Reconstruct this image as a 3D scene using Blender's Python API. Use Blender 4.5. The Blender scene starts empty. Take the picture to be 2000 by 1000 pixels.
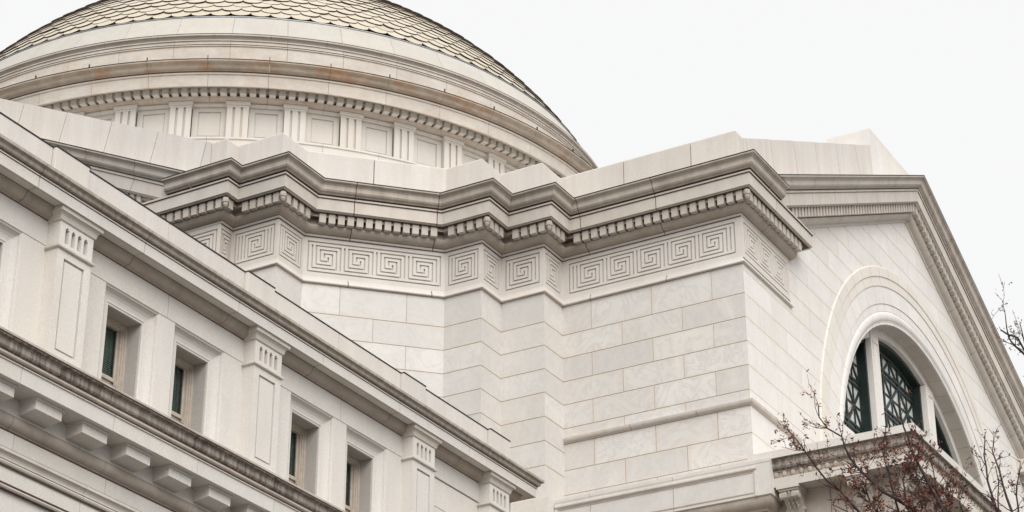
import bpy, bmesh, math, random
from math import sin, cos, pi, radians, sqrt, hypot, atan2
random.seed(11)
scene = bpy.context.scene
C = scene.collection

# ------------------------------------------------------------------ camera, sky, sun, exposure
cam_d = bpy.data.cameras.new('camera'); cam = bpy.data.objects.new('camera', cam_d); C.objects.link(cam)
cam.location = (0, 0, 1.7)
cam.rotation_euler = (radians(90 + 26.90), 0, radians(29.94 - 90))
cam_d.sensor_width = 36; cam_d.lens = 36 * 4215.0 / 2000.0
cam_d.clip_start = 0.5; cam_d.clip_end = 3000
scene.camera = cam

world = bpy.data.worlds.new('World'); scene.world = world; world.use_nodes = True
wn = world.node_tree.nodes; wl = world.node_tree.links
bg = wn['Background']
sky = wn.new('ShaderNodeTexSky'); sky.sky_type = 'NISHITA'; sky.sun_disc = False
SUN_AZ, SUN_EL = 227.0, 42.0          # compass-style: direction the light comes from, degrees from +X ccw
sky.sun_elevation = radians(SUN_EL); sky.sun_rotation = radians(90 - SUN_AZ)
sky.dust_density = 6.0; sky.air_density = 1.0
sc_ = wn.new('ShaderNodeVectorMath'); sc_.operation = 'SCALE'; sc_.inputs['Scale'].default_value = 0.06
wl.new(sky.outputs[0], sc_.inputs[0])
mx = wn.new('ShaderNodeMix'); mx.data_type = 'RGBA'; mx.inputs[0].default_value = 0.96   # closed white cloud cover
wl.new(sc_.outputs[0], mx.inputs[6]); mx.inputs[7].default_value = (0.460, 0.460, 0.459, 1)
wl.new(mx.outputs[2], bg.inputs[0]); bg.inputs[1].default_value = 1.0

sun_d = bpy.data.lights.new('sun', 'SUN'); sun = bpy.data.objects.new('sun', sun_d); C.objects.link(sun)
sun_d.energy = 1.5; sun_d.angle = radians(50); sun_d.color = (1.0, 0.972, 0.94)
sun.rotation_euler = (radians(90 - SUN_EL), 0, radians(SUN_AZ + 90))
vs = scene.view_settings
vs.view_transform = 'Standard'; vs.look = 'None'; vs.exposure = 1.08; vs.gamma = 1.0; vs.use_curve_mapping = False

# ------------------------------------------------------------------ materials
def stone(name, base, warm=0.5, tint=0.10, speck=0.25, vein=0.0, grime=0.0, rust=0.0, gcol=(0.085, 0.062, 0.048), gscale=(7, 7, 0.7), bump=0.25, rough=0.82, gthr=0.42, gpat=0.35, edge='', sscale=38):
    m = bpy.data.materials.new(name); m.use_nodes = True
    nt = m.node_tree; N = nt.nodes; L = nt.links
    p = N['Principled BSDF']; p.inputs['Roughness'].default_value = rough; p.inputs['Specular IOR Level'].default_value = 0.25
    tc = N.new('ShaderNodeTexCoord'); oi = N.new('ShaderNodeObjectInfo'); geo = N.new('ShaderNodeNewGeometry')
    mul = N.new('ShaderNodeMath'); mul.operation = 'MULTIPLY'; mul.inputs[1].default_value = 91.7; L.new(oi.outputs['Random'], mul.inputs[0])
    add = N.new('ShaderNodeVectorMath'); L.new(tc.outputs['Object'], add.inputs[0]); L.new(mul.outputs[0], add.inputs[1])
    def noise(scale, detail=4, rough_=0.6, vec=None, dist=0):
        n = N.new('ShaderNodeTexNoise'); n.inputs['Scale'].default_value = scale; n.inputs['Detail'].default_value = detail
        n.inputs['Roughness'].default_value = rough_; n.inputs['Distortion'].default_value = dist
        L.new(vec if vec else add.outputs[0], n.inputs['Vector']); return n.outputs['Fac']
    def ramp(src, a, b, lo=0.0, hi=1.0):
        r = N.new('ShaderNodeMapRange'); r.inputs[1].default_value = a; r.inputs[2].default_value = b
        r.inputs[3].default_value = lo; r.inputs[4].default_value = hi; L.new(src, r.inputs[0]); return r.outputs[0]
    def mix(fac, a, b, mode='MIX'):
        x = N.new('ShaderNodeMix'); x.data_type = 'RGBA'; x.blend_type = mode
        for sock, v in ((x.inputs[0], fac), (x.inputs[6], a), (x.inputs[7], b)):
            if isinstance(v, (int, float)): sock.default_value = v
            elif isinstance(v, tuple): sock.default_value = (*v, 1)
            else: L.new(v, sock)
        return x.outputs[2]
    col = mix(ramp(oi.outputs['Random'], 0, 1), tuple(c * (1 - tint) for c in base), tuple(min(0.9, c * (1 + tint * 0.55)) for c in base))
    r2 = N.new('ShaderNodeMath'); r2.operation = 'FRACT'; m7 = N.new('ShaderNodeMath'); m7.operation = 'MULTIPLY'; m7.inputs[1].default_value = 7.31
    L.new(oi.outputs['Random'], m7.inputs[0]); L.new(m7.outputs[0], r2.inputs[0])
    col = mix(ramp(r2.outputs[0], 0.4, 1.0, 0, 0.5 * warm), col, (base[0] * 1.02, base[1] * 0.95, base[2] * 0.83))
    cloud = noise(1.1, 5, 0.65)
    col = mix(ramp(cloud, 0.35, 0.7, 0, 0.30), col, (base[0] * 0.84, base[1] * 0.83, base[2] * 0.83))
    if vein:
        v = noise(1.3, 6, 0.6, dist=2.2)
        d = N.new('ShaderNodeMath'); d.operation = 'SUBTRACT'; d.inputs[1].default_value = 0.5; L.new(v, d.inputs[0])
        ab = N.new('ShaderNodeMath'); ab.operation = 'ABSOLUTE'; L.new(d.outputs[0], ab.inputs[0])
        col = mix(ramp(ab.outputs[0], 0.0, 0.06, vein, 0.0), col, (base[0] * 0.80, base[1] * 0.79, base[2] * 0.80))
        v2 = noise(0.8, 4, 0.6, dist=1.0)
        col = mix(ramp(v2, 0.55, 0.75, 0, vein), col, (min(.9, base[0] * 1.12), min(.9, base[1] * 1.1), base[2] * 1.04))
    for ax in edge:
        sx = N.new('ShaderNodeSeparateXYZ'); L.new(tc.outputs['Generated'], sx.inputs[0])
        d = N.new('ShaderNodeMath'); d.operation = 'SUBTRACT'; d.inputs[1].default_value = 0.5; L.new(sx.outputs['XYZ'.index(ax)], d.inputs[0])
        ab = N.new('ShaderNodeMath'); ab.operation = 'ABSOLUTE'; L.new(d.outputs[0], ab.inputs[0])
        fe = ramp(ab.outputs[0], 0.37 if ax == 'Z' else 0.44, 0.49, 0, 1); fn = ramp(noise(2.3, 4, 0.6), 0.38, 0.66, 0.05, 0.75)
        mm = N.new('ShaderNodeMath'); mm.operation = 'MULTIPLY'; L.new(fe, mm.inputs[0]); L.new(fn, mm.inputs[1])
        col = mix(mm.outputs[0], col, (base[0] * 0.95, base[1] * 0.86, base[2] * 0.74))
    sp = noise(sscale, 3, 0.8)
    col = mix(ramp(sp, 0.40, 0.62, speck, 0.0), col, tuple(c * 0.72 for c in base))
    if grime:
        mp = N.new('ShaderNodeMapping'); mp.inputs['Scale'].default_value = gscale; L.new(geo.outputs['Position'], mp.inputs['Vector'])
        st = noise(1.0, 5, 0.7, mp.outputs[0]); big = noise(0.55, 3, 0.6, geo.outputs['Position'])
        f1 = ramp(st, gthr - 0.16, gthr + 0.24, 0, 1); f2 = ramp(big, 0.3, 0.62, 1 - gpat, 1)
        mm = N.new('ShaderNodeMath'); mm.operation = 'MULTIPLY'; L.new(f1, mm.inputs[0]); L.new(f2, mm.inputs[1])
        m3 = N.new('ShaderNodeMath'); m3.operation = 'MULTIPLY'; m3.inputs[1].default_value = grime; L.new(mm.outputs[0], m3.inputs[0])
        col = mix(m3.outputs[0], col, gcol)
    if rust:
        rn = noise(0.9, 4, 0.7, geo.outputs['Position'])
        col = mix(ramp(rn, 0.50, 0.66, 0, rust), col, (0.36, 0.17, 0.07))
    L.new(col, p.inputs['Base Color'])
    if bump:
        b = N.new('ShaderNodeBump'); b.inputs['Strength'].default_value = bump; b.inputs['Distance'].default_value = 0.01
        L.new(noise(22, 5, 0.7), b.inputs['Height']); L.new(b.outputs[0], p.inputs['Normal'])
    return m
def plain(name, col, rough=0.6, metal=0.0, spec=0.4):
    m = bpy.data.materials.new(name); m.use_nodes = True; N = m.node_tree.nodes; L = m.node_tree.links
    p = N['Principled BSDF']; p.inputs['Roughness'].default_value = rough; p.inputs['Metallic'].default_value = metal; p.inputs['Specular IOR Level'].default_value = spec
    geo = N.new('ShaderNodeNewGeometry'); n = N.new('ShaderNodeTexNoise'); n.inputs['Scale'].default_value = 9; n.inputs['Detail'].default_value = 5
    L.new(geo.outputs['Position'], n.inputs['Vector'])
    r = N.new('ShaderNodeMix'); r.data_type = 'RGBA'; r.inputs[6].default_value = (*[c * 0.72 for c in col], 1); r.inputs[7].default_value = (*[min(1, c * 1.22) for c in col], 1)
    L.new(n.outputs['Fac'], r.inputs[0]); L.new(r.outputs[2], p.inputs['Base Color'])
    return m
ST = (0.675, 0.655, 0.628)
M = {}
M['marble'] = stone('pale_marble', ST, tint=0.10, vein=0.42, speck=0.14, edge='Z', grime=0.14, gscale=(1.6, 1.6, 0.25), gcol=(0.36, 0.29, 0.23))
M['marble_y'] = stone('pale_marble_side_wall', ST, tint=0.11, vein=0.60, speck=0.16, edge='ZY', grime=0.14, gscale=(1.6, 1.6, 0.25), gcol=(0.36, 0.29, 0.23))
M['marble_s'] = stone('pale_marble_gable', (0.745, 0.725, 0.70), tint=0.06, vein=0.25, speck=0.10, edge='Z', grime=0.12, gscale=(1.6, 1.6, 0.25), gcol=(0.36, 0.29, 0.23))
M['arch'] = stone('tan_edged_archivolt', (0.72, 0.685, 0.635), tint=0.05, speck=0.10, grime=0.15, gcol=(0.42, 0.31, 0.21))
M['granite'] = stone('pale_granite', (0.73, 0.703, 0.665), tint=0.05, speck=0.50, sscale=30, grime=0.14, gscale=(2.5, 2.5, 0.4), gcol=(0.33, 0.24, 0.18))
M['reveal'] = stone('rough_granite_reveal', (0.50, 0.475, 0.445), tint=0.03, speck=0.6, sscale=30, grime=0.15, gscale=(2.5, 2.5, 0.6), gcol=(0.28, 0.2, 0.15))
M['parapet'] = stone('runoff_streaked_parapet', (0.68, 0.65, 0.615), tint=0.06, speck=0.36, sscale=26, grime=0.24, gscale=(2.6, 2.6, 0.22), gcol=(0.30, 0.225, 0.17))
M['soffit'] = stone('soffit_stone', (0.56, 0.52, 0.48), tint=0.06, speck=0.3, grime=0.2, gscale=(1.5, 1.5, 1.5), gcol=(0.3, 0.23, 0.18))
M['frieze'] = stone('carved_frieze_stone', (0.67, 0.64, 0.60), tint=0.04, speck=0.16, grime=0.26, gscale=(1.2, 1.2, 0.5), gcol=(0.38, 0.29, 0.23))
M['cornice'] = stone('weathered_cornice_stone', (0.66, 0.62, 0.57), tint=0.07, speck=0.18, grime=0.28, gscale=(2.2, 2.2, 1.1), gcol=(0.25, 0.165, 0.118))
M['cyma'] = stone('stain_and_shadow_stone', (0.60, 0.545, 0.485), tint=0.08, speck=0.2, grime=0.50, gscale=(2.6, 2.6, 0.8), gcol=(0.155, 0.105, 0.076))
M['cyma_r'] = stone('raking_cymatium_stone', (0.58, 0.535, 0.485), tint=0.06, speck=0.2, grime=0.35, gscale=(2.0, 2.0, 2.0), gcol=(0.20, 0.135, 0.10))
M['cyma_wing'] = stone('sooty_wing_moulding', (0.50, 0.445, 0.39), tint=0.04, speck=0.2, grime=0.92, gscale=(13, 13, 0.8), gcol=(0.055, 0.040, 0.031), gthr=0.37, gpat=0.4)
M['cyma_up'] = stone('streaked_wing_gutter', (0.52, 0.47, 0.415), tint=0.04, speck=0.2, grime=0.66, gscale=(11, 11, 0.8), gcol=(0.10, 0.075, 0.058), gthr=0.44, gpat=0.5)
M['bed'] = stone('dusty_bed_moulding', (0.54, 0.48, 0.42), tint=0.06, speck=0.22, grime=0.42, gscale=(2.5, 2.5, 1.5), gcol=(0.20, 0.135, 0.10))
M['dent'] = stone('weathered_dentil_stone', (0.55, 0.505, 0.455), tint=0.10, speck=0.16, grime=0.30, gscale=(1.4, 1.4, 1.4), gcol=(0.27, 0.19, 0.145))
M['drum'] = stone('drum_stone', (0.63, 0.60, 0.56), tint=0.05, speck=0.18, grime=0.12, gscale=(1.3, 1.3, 0.5), gcol=(0.36, 0.29, 0.22))
M['drum_band'] = stone('drum_band_stone', (0.60, 0.565, 0.515), tint=0.06, speck=0.14, vein=0.4, grime=0.34, gscale=(1.4, 1.4, 3.2), gcol=(0.30, 0.235, 0.175), rust=0.14)
M['drum_cyma'] = stone('rust_stained_gutter_stone', (0.50, 0.44, 0.37), tint=0.05, grime=0.55, gscale=(1.5, 1.5, 3.0), gcol=(0.16, 0.115, 0.085), rust=0.55)
M['curb'] = stone('roof_curb_concrete', (0.50, 0.485, 0.45), tint=0.05, speck=0.08, vein=0.3, grime=0.25, gscale=(1.6, 1.6, 0.6), gcol=(0.36, 0.31, 0.25), rust=0.05)
M['mortar'] = stone('mortar', (0.46, 0.36, 0.295), tint=0.0, speck=0.2, bump=0)
M['tile'] = stone('cream_roof_tile', (0.52, 0.475, 0.395), tint=0.13, speck=0.05, grime=0.10, gscale=(3, 3, 1), gcol=(0.34, 0.27, 0.19), bump=0.1)
M['tile_edge'] = plain('tile_lip_shadow', (0.055, 0.036, 0.024), 0.9)  # shadow under the tile lips put into dark edge, underside and shell colour
M['soot'] = plain('soot_filled_joint', (0.10, 0.066, 0.048), 0.95)
M['rustjoint'] = plain('rusty_joint_filling', (0.17, 0.095, 0.06), 0.95)
M['lead'] = plain('dark_lead_flashing', (0.02, 0.018, 0.018), 0.6)
M['zinc'] = plain('grey_zinc_strip', (0.30, 0.31, 0.33), 0.5, 0.5)
M['bronze'] = plain('green_bronze', (0.020, 0.034, 0.030), 0.45, 0.3)
M['paint'] = plain('cream_window_paint', (0.50, 0.44, 0.375), 0.5)
M['blind'] = plain('window_blind', (0.50, 0.60, 0.56), 0.7)
M['dark'] = plain('dark_interior', (0.012, 0.014, 0.013), 0.9)
M['added_pane_backing'] = plain('added_white_backing', (0.72, 0.72, 0.71), 0.8)
M['bark'] = plain('dark_bark', (0.045, 0.028, 0.026), 0.9)
M['leaf'] = plain('dry_russet_leaf', (0.175, 0.068, 0.044), 0.8)
M['bud'] = plain('purple_brown_bud', (0.17, 0.065, 0.055), 0.8)
M['paving'] = stone('concrete_paving', (0.09, 0.086, 0.075), tint=0, speck=0.3, grime=0.2, gscale=(0.3, 0.3, 0.3))
def glassmat(name, tint, refl):
    m = bpy.data.materials.new(name); m.use_nodes = True; N = m.node_tree.nodes; L = m.node_tree.links
    N.remove(N['Principled BSDF']); out = N['Material Output']
    t = N.new('ShaderNodeBsdfTransparent'); t.inputs[0].default_value = (*tint, 1)
    g = N.new('ShaderNodeBsdfGlossy'); g.inputs['Roughness'].default_value = 0.04; g.inputs[0].default_value = (0.9, 0.95, 0.93, 1)
    fr = N.new('ShaderNodeFresnel'); fr.inputs[0].default_value = refl
    x = N.new('ShaderNodeMixShader'); L.new(fr.outputs[0], x.inputs[0]); L.new(t.outputs[0], x.inputs[1]); L.new(g.outputs[0], x.inputs[2]); L.new(x.outputs[0], out.inputs[0])
    return m
M['glass'] = glassmat('tinted_sash_glass', (0.66, 0.74, 0.70), 1.45)
M['glass_l'] = plain('sky_white_lunette_glass', (0.66, 0.67, 0.66), 0.12, 0.0, 0.8)  # opaque white base colour stands in for sky reflected in the panes

# ------------------------------------------------------------------ helpers
WL = {}                                      # world location of every parentable object
def root(name, loc, label, cat, group=None):
    o = bpy.data.objects.new(name, None); C.objects.link(o); o.location = loc; WL[o] = loc
    o.empty_display_size = 1
    o['label'] = label; o['category'] = cat
    if group: o['group'] = group
    return o
def link(name, me, parent, loc, rz=0.0, kind=None, label=None):
    o = bpy.data.objects.new(name, me); C.objects.link(o)
    WL[o] = tuple(loc)
    if parent is not None:
        b = WL[parent]; o.parent = parent; o.location = (loc[0] - b[0], loc[1] - b[1], loc[2] - b[2])
    else: o.location = loc
    o.rotation_euler = (0, 0, rz)
    if kind: o['kind'] = kind
    if label: o['label'] = label
    return o
def mk(name, vs_, fs, mats, fmat=None, fix=True, smooth=False):
    me = bpy.data.meshes.new(name); me.from_pydata([tuple(v) for v in vs_], [], fs)
    for m in (mats if isinstance(mats, (list, tuple)) else [mats]): me.materials.append(M[m])
    if fmat: me.polygons.foreach_set('material_index', fmat)
    if fix:
        bm = bmesh.new(); bm.from_mesh(me); bmesh.ops.recalc_face_normals(bm, faces=bm.faces); bm.to_mesh(me); bm.free()
    if smooth: me.polygons.foreach_set('use_smooth', [True] * len(me.polygons))
    me.update(); return me
def part(name, parent, vs_, fs, mat, kind=None, label=None, smooth=False, fmat=None):
    n = len(vs_); c = (sum(v[0] for v in vs_) / n, sum(v[1] for v in vs_) / n, sum(v[2] for v in vs_) / n)
    me = mk(name, [(v[0] - c[0], v[1] - c[1], v[2] - c[2]) for v in vs_], fs, mat, fmat, smooth=smooth)
    return link(name, me, parent, c, kind=kind, label=label)
def prism(A, B):                             # two matching loops
    n = len(A); fs = [[i, (i + 1) % n, n + (i + 1) % n, n + i] for i in range(n)]
    fs += [list(range(n))[::-1], list(range(n, 2 * n))]
    return list(A) + list(B), fs
def boxv(x0, x1, y0, y1, z0, z1):
    return [(x0, y0, z0), (x1, y0, z0), (x1, y1, z0), (x0, y1, z0), (x0, y0, z1), (x1, y0, z1), (x1, y1, z1), (x0, y1, z1)]
BF = [[0, 3, 2, 1], [4, 5, 6, 7], [0, 1, 5, 4], [1, 2, 6, 5], [2, 3, 7, 6], [3, 0, 4, 7]]
def cat(*shapes):
    V = []; F = []
    for v, f in shapes:
        k = len(V); V += list(v); F += [[i + k for i in q] for q in f]
    return V, F
def box(name, parent, x0, x1, y0, y1, z0, z1, mat, **kw):
    return part(name, parent, boxv(x0, x1, y0, y1, z0, z1), BF, mat, **kw)
def cbox(x0, x1, y0, y1, z0, z1, c=0.010):   # box with chamfered front (front = y0)
    a = [(x0, z0), (x1, z0), (x1, z1), (x0, z1)]; b = [(x0 + c, z0 + c), (x1 - c, z0 + c), (x1 - c, z1 - c), (x0 + c, z1 - c)]
    V = [(x, y1, z) for x, z in a] + [(x, y0 + c, z) for x, z in a] + [(x, y0, z) for x, z in b]
    F = [[3, 2, 1, 0], [8, 9, 10, 11]]
    for i in range(4):
        j = (i + 1) % 4; F += [[i, j, 4 + j, 4 + i], [4 + i, 4 + j, 8 + j, 8 + i]]
    return V, F
def arc(p, q, n=5, bulge=0.4):               # curve from p to q bowed sideways
    out = []; dx, dz = q[0] - p[0], q[1] - p[1]
    for i in range(n + 1):
        t = i / n; b = bulge * 4 * t * (1 - t) * 0.5
        out.append((p[0] + dx * t - dz * b, p[1] + dz * t + dx * b))
    return out
def scurve(p, q, n=6, s=0.35):               # cyma recta
    m = ((p[0] + q[0]) / 2, (p[1] + q[1]) / 2)
    return arc(p, m, n // 2, -s)[:-1] + arc(m, q, n // 2, s)
class Path:
    def __init__(s, pts):
        s.p = pts; s.d = []; s.n = []; s.L = []
        for a, b in zip(pts, pts[1:]):
            l = hypot(b[0] - a[0], b[1] - a[1]); d = ((b[0] - a[0]) / l, (b[1] - a[1]) / l)
            s.d.append(d); s.n.append((d[1], -d[0])); s.L.append(l)
        s.m = [s.n[0]]
        for n1, n2 in zip(s.n, s.n[1:]):
            k = 1 + n1[0] * n2[0] + n1[1] * n2[1]; s.m.append(((n1[0] + n2[0]) / k, (n1[1] + n2[1]) / k))
        s.m.append(s.n[-1])
    def at(s, i, t, o): return (s.p[i][0] + s.d[i][0] * t + s.n[i][0] * o, s.p[i][1] + s.d[i][1] * t + s.n[i][1] * o)
    def end(s, i, e, t, o):
        if t is None:
            k = i + e; return (s.p[k][0] + s.m[k][0] * o, s.p[k][1] + s.m[k][1] * o)
        return s.at(i, t, o)
    def shift(s, i, e, o):                   # along-segment shift of the mitre at offset o
        k = i + e; return (s.m[k][0] * s.d[i][0] + s.m[k][1] * s.d[i][1]) * o
    def piece(s, i, t0, t1, prof):
        A = [(*s.end(i, 0, t0, o), z) for o, z in prof]; B = [(*s.end(i, 1, t1, o), z) for o, z in prof]
        return prism(A, B)
def run(name, parent, path, i, joints, prof, mat, gap=0.018, s=True, e=True, t0=None, t1=None):
    """moulding stones along segment i, cut at the joints"""
    cuts = [t0] + sorted(joints) + [t1]
    for a, b in zip(cuts, cuts[1:]):
        aa = a if (a is None or a == t0) else a + gap / 2; bb = b if (b is None or b == t1) else b - gap / 2
        v, f = path.piece(i, aa, bb, prof); part(name, parent, v, f, mat)
def fill(prof):
    zs_ = [z for o, z in prof]; zm = (min(zs_) + max(zs_)) / 2
    return [(o - 0.014 if o > 0 else o, zm + (z - zm) * 0.95) for o, z in prof]
def stone_prof(z0, z1, d=0.14, c=0.004, o=0.0, g=0.007):
    z0 += g; z1 -= g
    return [(o - d, z0), (o - c, z0), (o, z0 + c), (o, z1 - c), (o - c, z1), (o - d, z1)]
def splits(L, step, off=0.0, edge=0.35):
    t = off; out = []
    while t < L - edge:
        if t > edge: out.append(t)
        t += step
    return out
def relief(us, vs_, lev, put):
    """stepped relief sheet; us/vs breakpoints, lev(i,j) depth below face, put(u,v,d)->xyz"""
    V = []; F = []; idx = {}
    def vert(u, v, d):
        k = (round(u, 4), round(v, 4), round(d, 4))
        if k not in idx: idx[k] = len(V); V.append(put(u, v, d))
        return idx[k]
    nu, nv = len(us) - 1, len(vs_) - 1
    for j in range(nv):
        i = 0
        while i < nu:
            k = i
            while k + 1 < nu and lev(k + 1, j) == lev(i, j): k += 1
            d = lev(i, j)
            F.append([vert(us[i], vs_[j], d), vert(us[k + 1], vs_[j], d), vert(us[k + 1], vs_[j + 1], d), vert(us[i], vs_[j + 1], d)])
            i = k + 1
    for j in range(nv):
        for i in range(nu - 1):
            a, b = lev(i, j), lev(i + 1, j)
            if a != b: F.append([vert(us[i + 1], vs_[j], a), vert(us[i + 1], vs_[j + 1], a), vert(us[i + 1], vs_[j + 1], b), vert(us[i + 1], vs_[j], b)])
    for i in range(nu):
        for j in range(nv - 1):
            a, b = lev(i, j), lev(i, j + 1)
            if a != b: F.append([vert(us[i], vs_[j + 1], a), vert(us[i + 1], vs_[j + 1], a), vert(us[i + 1], vs_[j + 1], b), vert(us[i], vs_[j + 1], b)])
    return V, F
def part_nofix(name, parent, V, F, mat, **kw):
    n = len(V); c = tuple(sum(v[k] for v in V) / n for k in range(3))
    me = mk(name, [tuple(v[k] - c[k] for k in range(3)) for v in V], F, mat, fix=False)
    return link(name, me, parent, c, **kw)

# ------------------------------------------------------------------ ground
gv = [(-400, -400, 0), (500, -400, 0), (500, 500, 0), (-400, 500, 0)]
g = link('ground', mk('ground', gv, [[0, 1, 2, 3]], 'paving'), None, (0, 0, 0)); g['kind'] = 'structure'

# ------------------------------------------------------------------ central pavilion
CX, CY = 61.6, 47.2                                   # axis of the rotunda
pav = root('museum_pavilion', (CX, 33.0, 0), 'white marble museum pavilion with Greek key frieze, dentil cornice and gabled front beside the dome', 'building')
W0 = (41.19, 36.1); C9 = (41.19, 32.86); C8 = (41.69, 32.86); C7 = (41.69, 31.31); C6 = (42.89, 31.31); C5 = (45.71, 28.49)
C4 = (45.71, 27.29); C3 = (46.77, 27.29); C2 = (46.77, 25.92); C1 = (47.83, 25.92); C0 = (47.83, 20.41); S0 = (51.0, 20.41)
PV = Path([W0, C9, C8, C7, C6, C5, C4, C3, C2, C1, C0, S0])
NS = 11
# solid body behind the stones
ins = 0.03
inner = [(PV.p[k][0] - PV.m[k][0] * ins, PV.p[k][1] - PV.m[k][1] * ins) for k in range(1, 11)]
body = inner + [(48.5, 20.41 + ins), (48.5, 22.6), (74.7, 22.6), (74.7, 20.44), (75.34, 20.44), (75.34, 26), (80, 30), (80, 64), (44, 64), (41.22, 61)]
def inset(q): return [(PV.p[k][0] - PV.m[k][0] * q, PV.p[k][1] - PV.m[k][1] * q) for k in range(1, 11)] + body[10:]
lowb = inset(0.013); upb = inset(0.06)
v, f = prism([(x, y, 0.0) for x, y in lowb], [(x, y, 27.72) for x, y in lowb]); part('wall', pav, v, f, 'mortar')
v, f = prism([(x, y, 27.721) for x, y in upb], [(x, y, 30.4) for x, y in upb]); part('upper_wall', pav, v, f, 'mortar')
# profiles (outward offset, height)
TAEN = [(-0.1, 27.69), (0.055, 27.69), (0.075, 27.705), (0.075, 27.735), (0.055, 27.75), (0.030, 27.79), (0.012, 27.85), (0.0, 27.90), (-0.1, 27.90)]
CAPF = [(-0.1, 29.11), (0.035, 29.11), (0.05, 29.125), (0.05, 29.185), (-0.1, 29.185)]
BED = [(-0.1, 29.185)] + [(0.07, 29.185)] + arc((0.08, 29.195), (0.27, 29.34), 6, -0.35) + [(0.27, 29.36), (-0.1, 29.36)]
DBAND = [(-0.1, 29.361), (0.17, 29.361), (0.17, 29.56), (0.375, 29.562), (0.375, 29.659), (-0.1, 29.659)]
CORO = [(-0.1, 29.66), (0.47, 29.66), (0.50, 29.70), (0.545, 29.70), (0.565, 30.05), (0.60, 30.055), (0.605, 30.10), (0.57, 30.11), (0.57, 30.13), (-0.1, 30.16)]
CYMA = [(-0.1, 30.165), (0.63, 30.15), (0.645, 30.175)] + scurve((0.65, 30.18), (0.84, 30.45), 6, 0.45) + [(0.86, 30.46), (0.862, 30.50), (-0.1, 30.54)]
LEAD = [(0.70, 30.512), (0.872, 30.502), (0.872, 30.526), (0.70, 30.536)]
RET_FR, RET_CO, RET_CY = 3.15, 3.80, 1.52
zc = [27.69, 26.81, 26.11, 25.41, 24.72, 24.02, 23.72]
zlow = [23.57, 22.80, 22.10, 21.70]
zpier = [27.69, 26.81, 26.11, 25.41, 24.72, 24.02, 23.32, 22.62, 21.70]
for i in range(NS):
    Ls = PV.L[i]
    first, last = i == 0, i == NS - 1
    # cornice stones
    jo = splits(Ls, 2.35, 0.9 + 0.37 * (i % 3)) if Ls > 2 else []
    t0 = t1 = None
    def ends(ret):
        if first: return (Ls - ret, None)
        if last: return (None, ret)
        return (None, None)
    for nm, pf, mt, ret in (('taenia_stone', TAEN, 'frieze', RET_FR + 0.1), ('frieze_cap_stone', CAPF, 'frieze', RET_FR + 0.05), ('bed_moulding_stone', BED, 'bed', RET_FR + 0.15),
                            ('dentil_band', DBAND, 'cyma', RET_FR + 0.3), ('corona_stone', CORO, 'cornice', RET_CO), ('cymatium_stone', CYMA, 'cyma', RET_CY), ('lead_flashing', LEAD, 'lead', RET_CY)):  # dentil band in the darker stained stone paints shadow into the dentil gaps
        a, b = ends(ret)
        j = [] if nm in ('lead_flashing',) else [x for x in jo if (a is None or x > a + .3) and (b is None or x < b - .3)]
        run(nm, pav, PV, i, j, pf, mt, gap=0.026, t0=a, t1=b)
        if j:
            v, f = PV.piece(i, a if a is None else a + .03, b if b is None else b - .03, fill(pf)); part('joint_filling', pav, v, f, 'rustjoint')
def joint(parent, path, i, z, o, ta=None, tb=None, h=0.020):
    v, f = path.piece(i, ta, tb, [(-0.1, z - h / 2), (o, z - h / 2), (o, z + h / 2), (-0.1, z + h / 2)]); part('bed_joint', parent, v, f, 'soot')
for i in range(NS):
    for z, o, ret in ((29.108, 0.028, RET_FR + 0.05), (29.188, 0.062, RET_FR + 0.1), (29.662, 0.475, RET_CO - 0.1), (30.054, 0.592, RET_CO - 0.02), (30.148, 0.628, RET_CY - 0.02)):
        joint(pav, PV, i, z, o, PV.L[0] - ret if i == 0 else None, ret if i == NS - 1 else None, 0.026 if z > 29.6 else 0.018)
# wall stones
longj = lambda k: ([0.90, 2.76, 4.56] if k % 2 == 0 else [1.84, 3.66])
diagj = lambda k: ([1.06, 2.93] if k % 2 == 0 else [2.0])
for i in range(1, NS - 1):
    lv = zc if i == 9 else zpier
    for k in range(len(lv) - 1):
        j = longj(k) if i == 9 else (diagj(k) if i == 4 else [])
        run('wall_stone', pav, PV, i, j, stone_prof(lv[k + 1], lv[k]), 'marble_y' if i == 9 else 'marble', gap=0.014)
STRING = [(-0.1, 23.57), (0.03, 23.57), (0.035, 23.595), (0.075, 23.605), (0.10, 23.64), (0.112, 23.69), (0.112, 23.715), (-0.1, 23.75)]
run('string_course_stone', pav, PV, 9, [2.05, 4.0], STRING, 'cornice')
v, f = PV.piece(10, None, 3.15, STRING); part('string_course_stone', pav, v, f, 'cornice')
for k in range(len(zlow) - 1):
    run('wall_stone', pav, PV, 9, [0.92, 2.76, 4.56] if k % 2 == 0 else [1.84, 3.66], stone_prof(zlow[k + 1], zlow[k]), 'marble_y')
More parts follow.
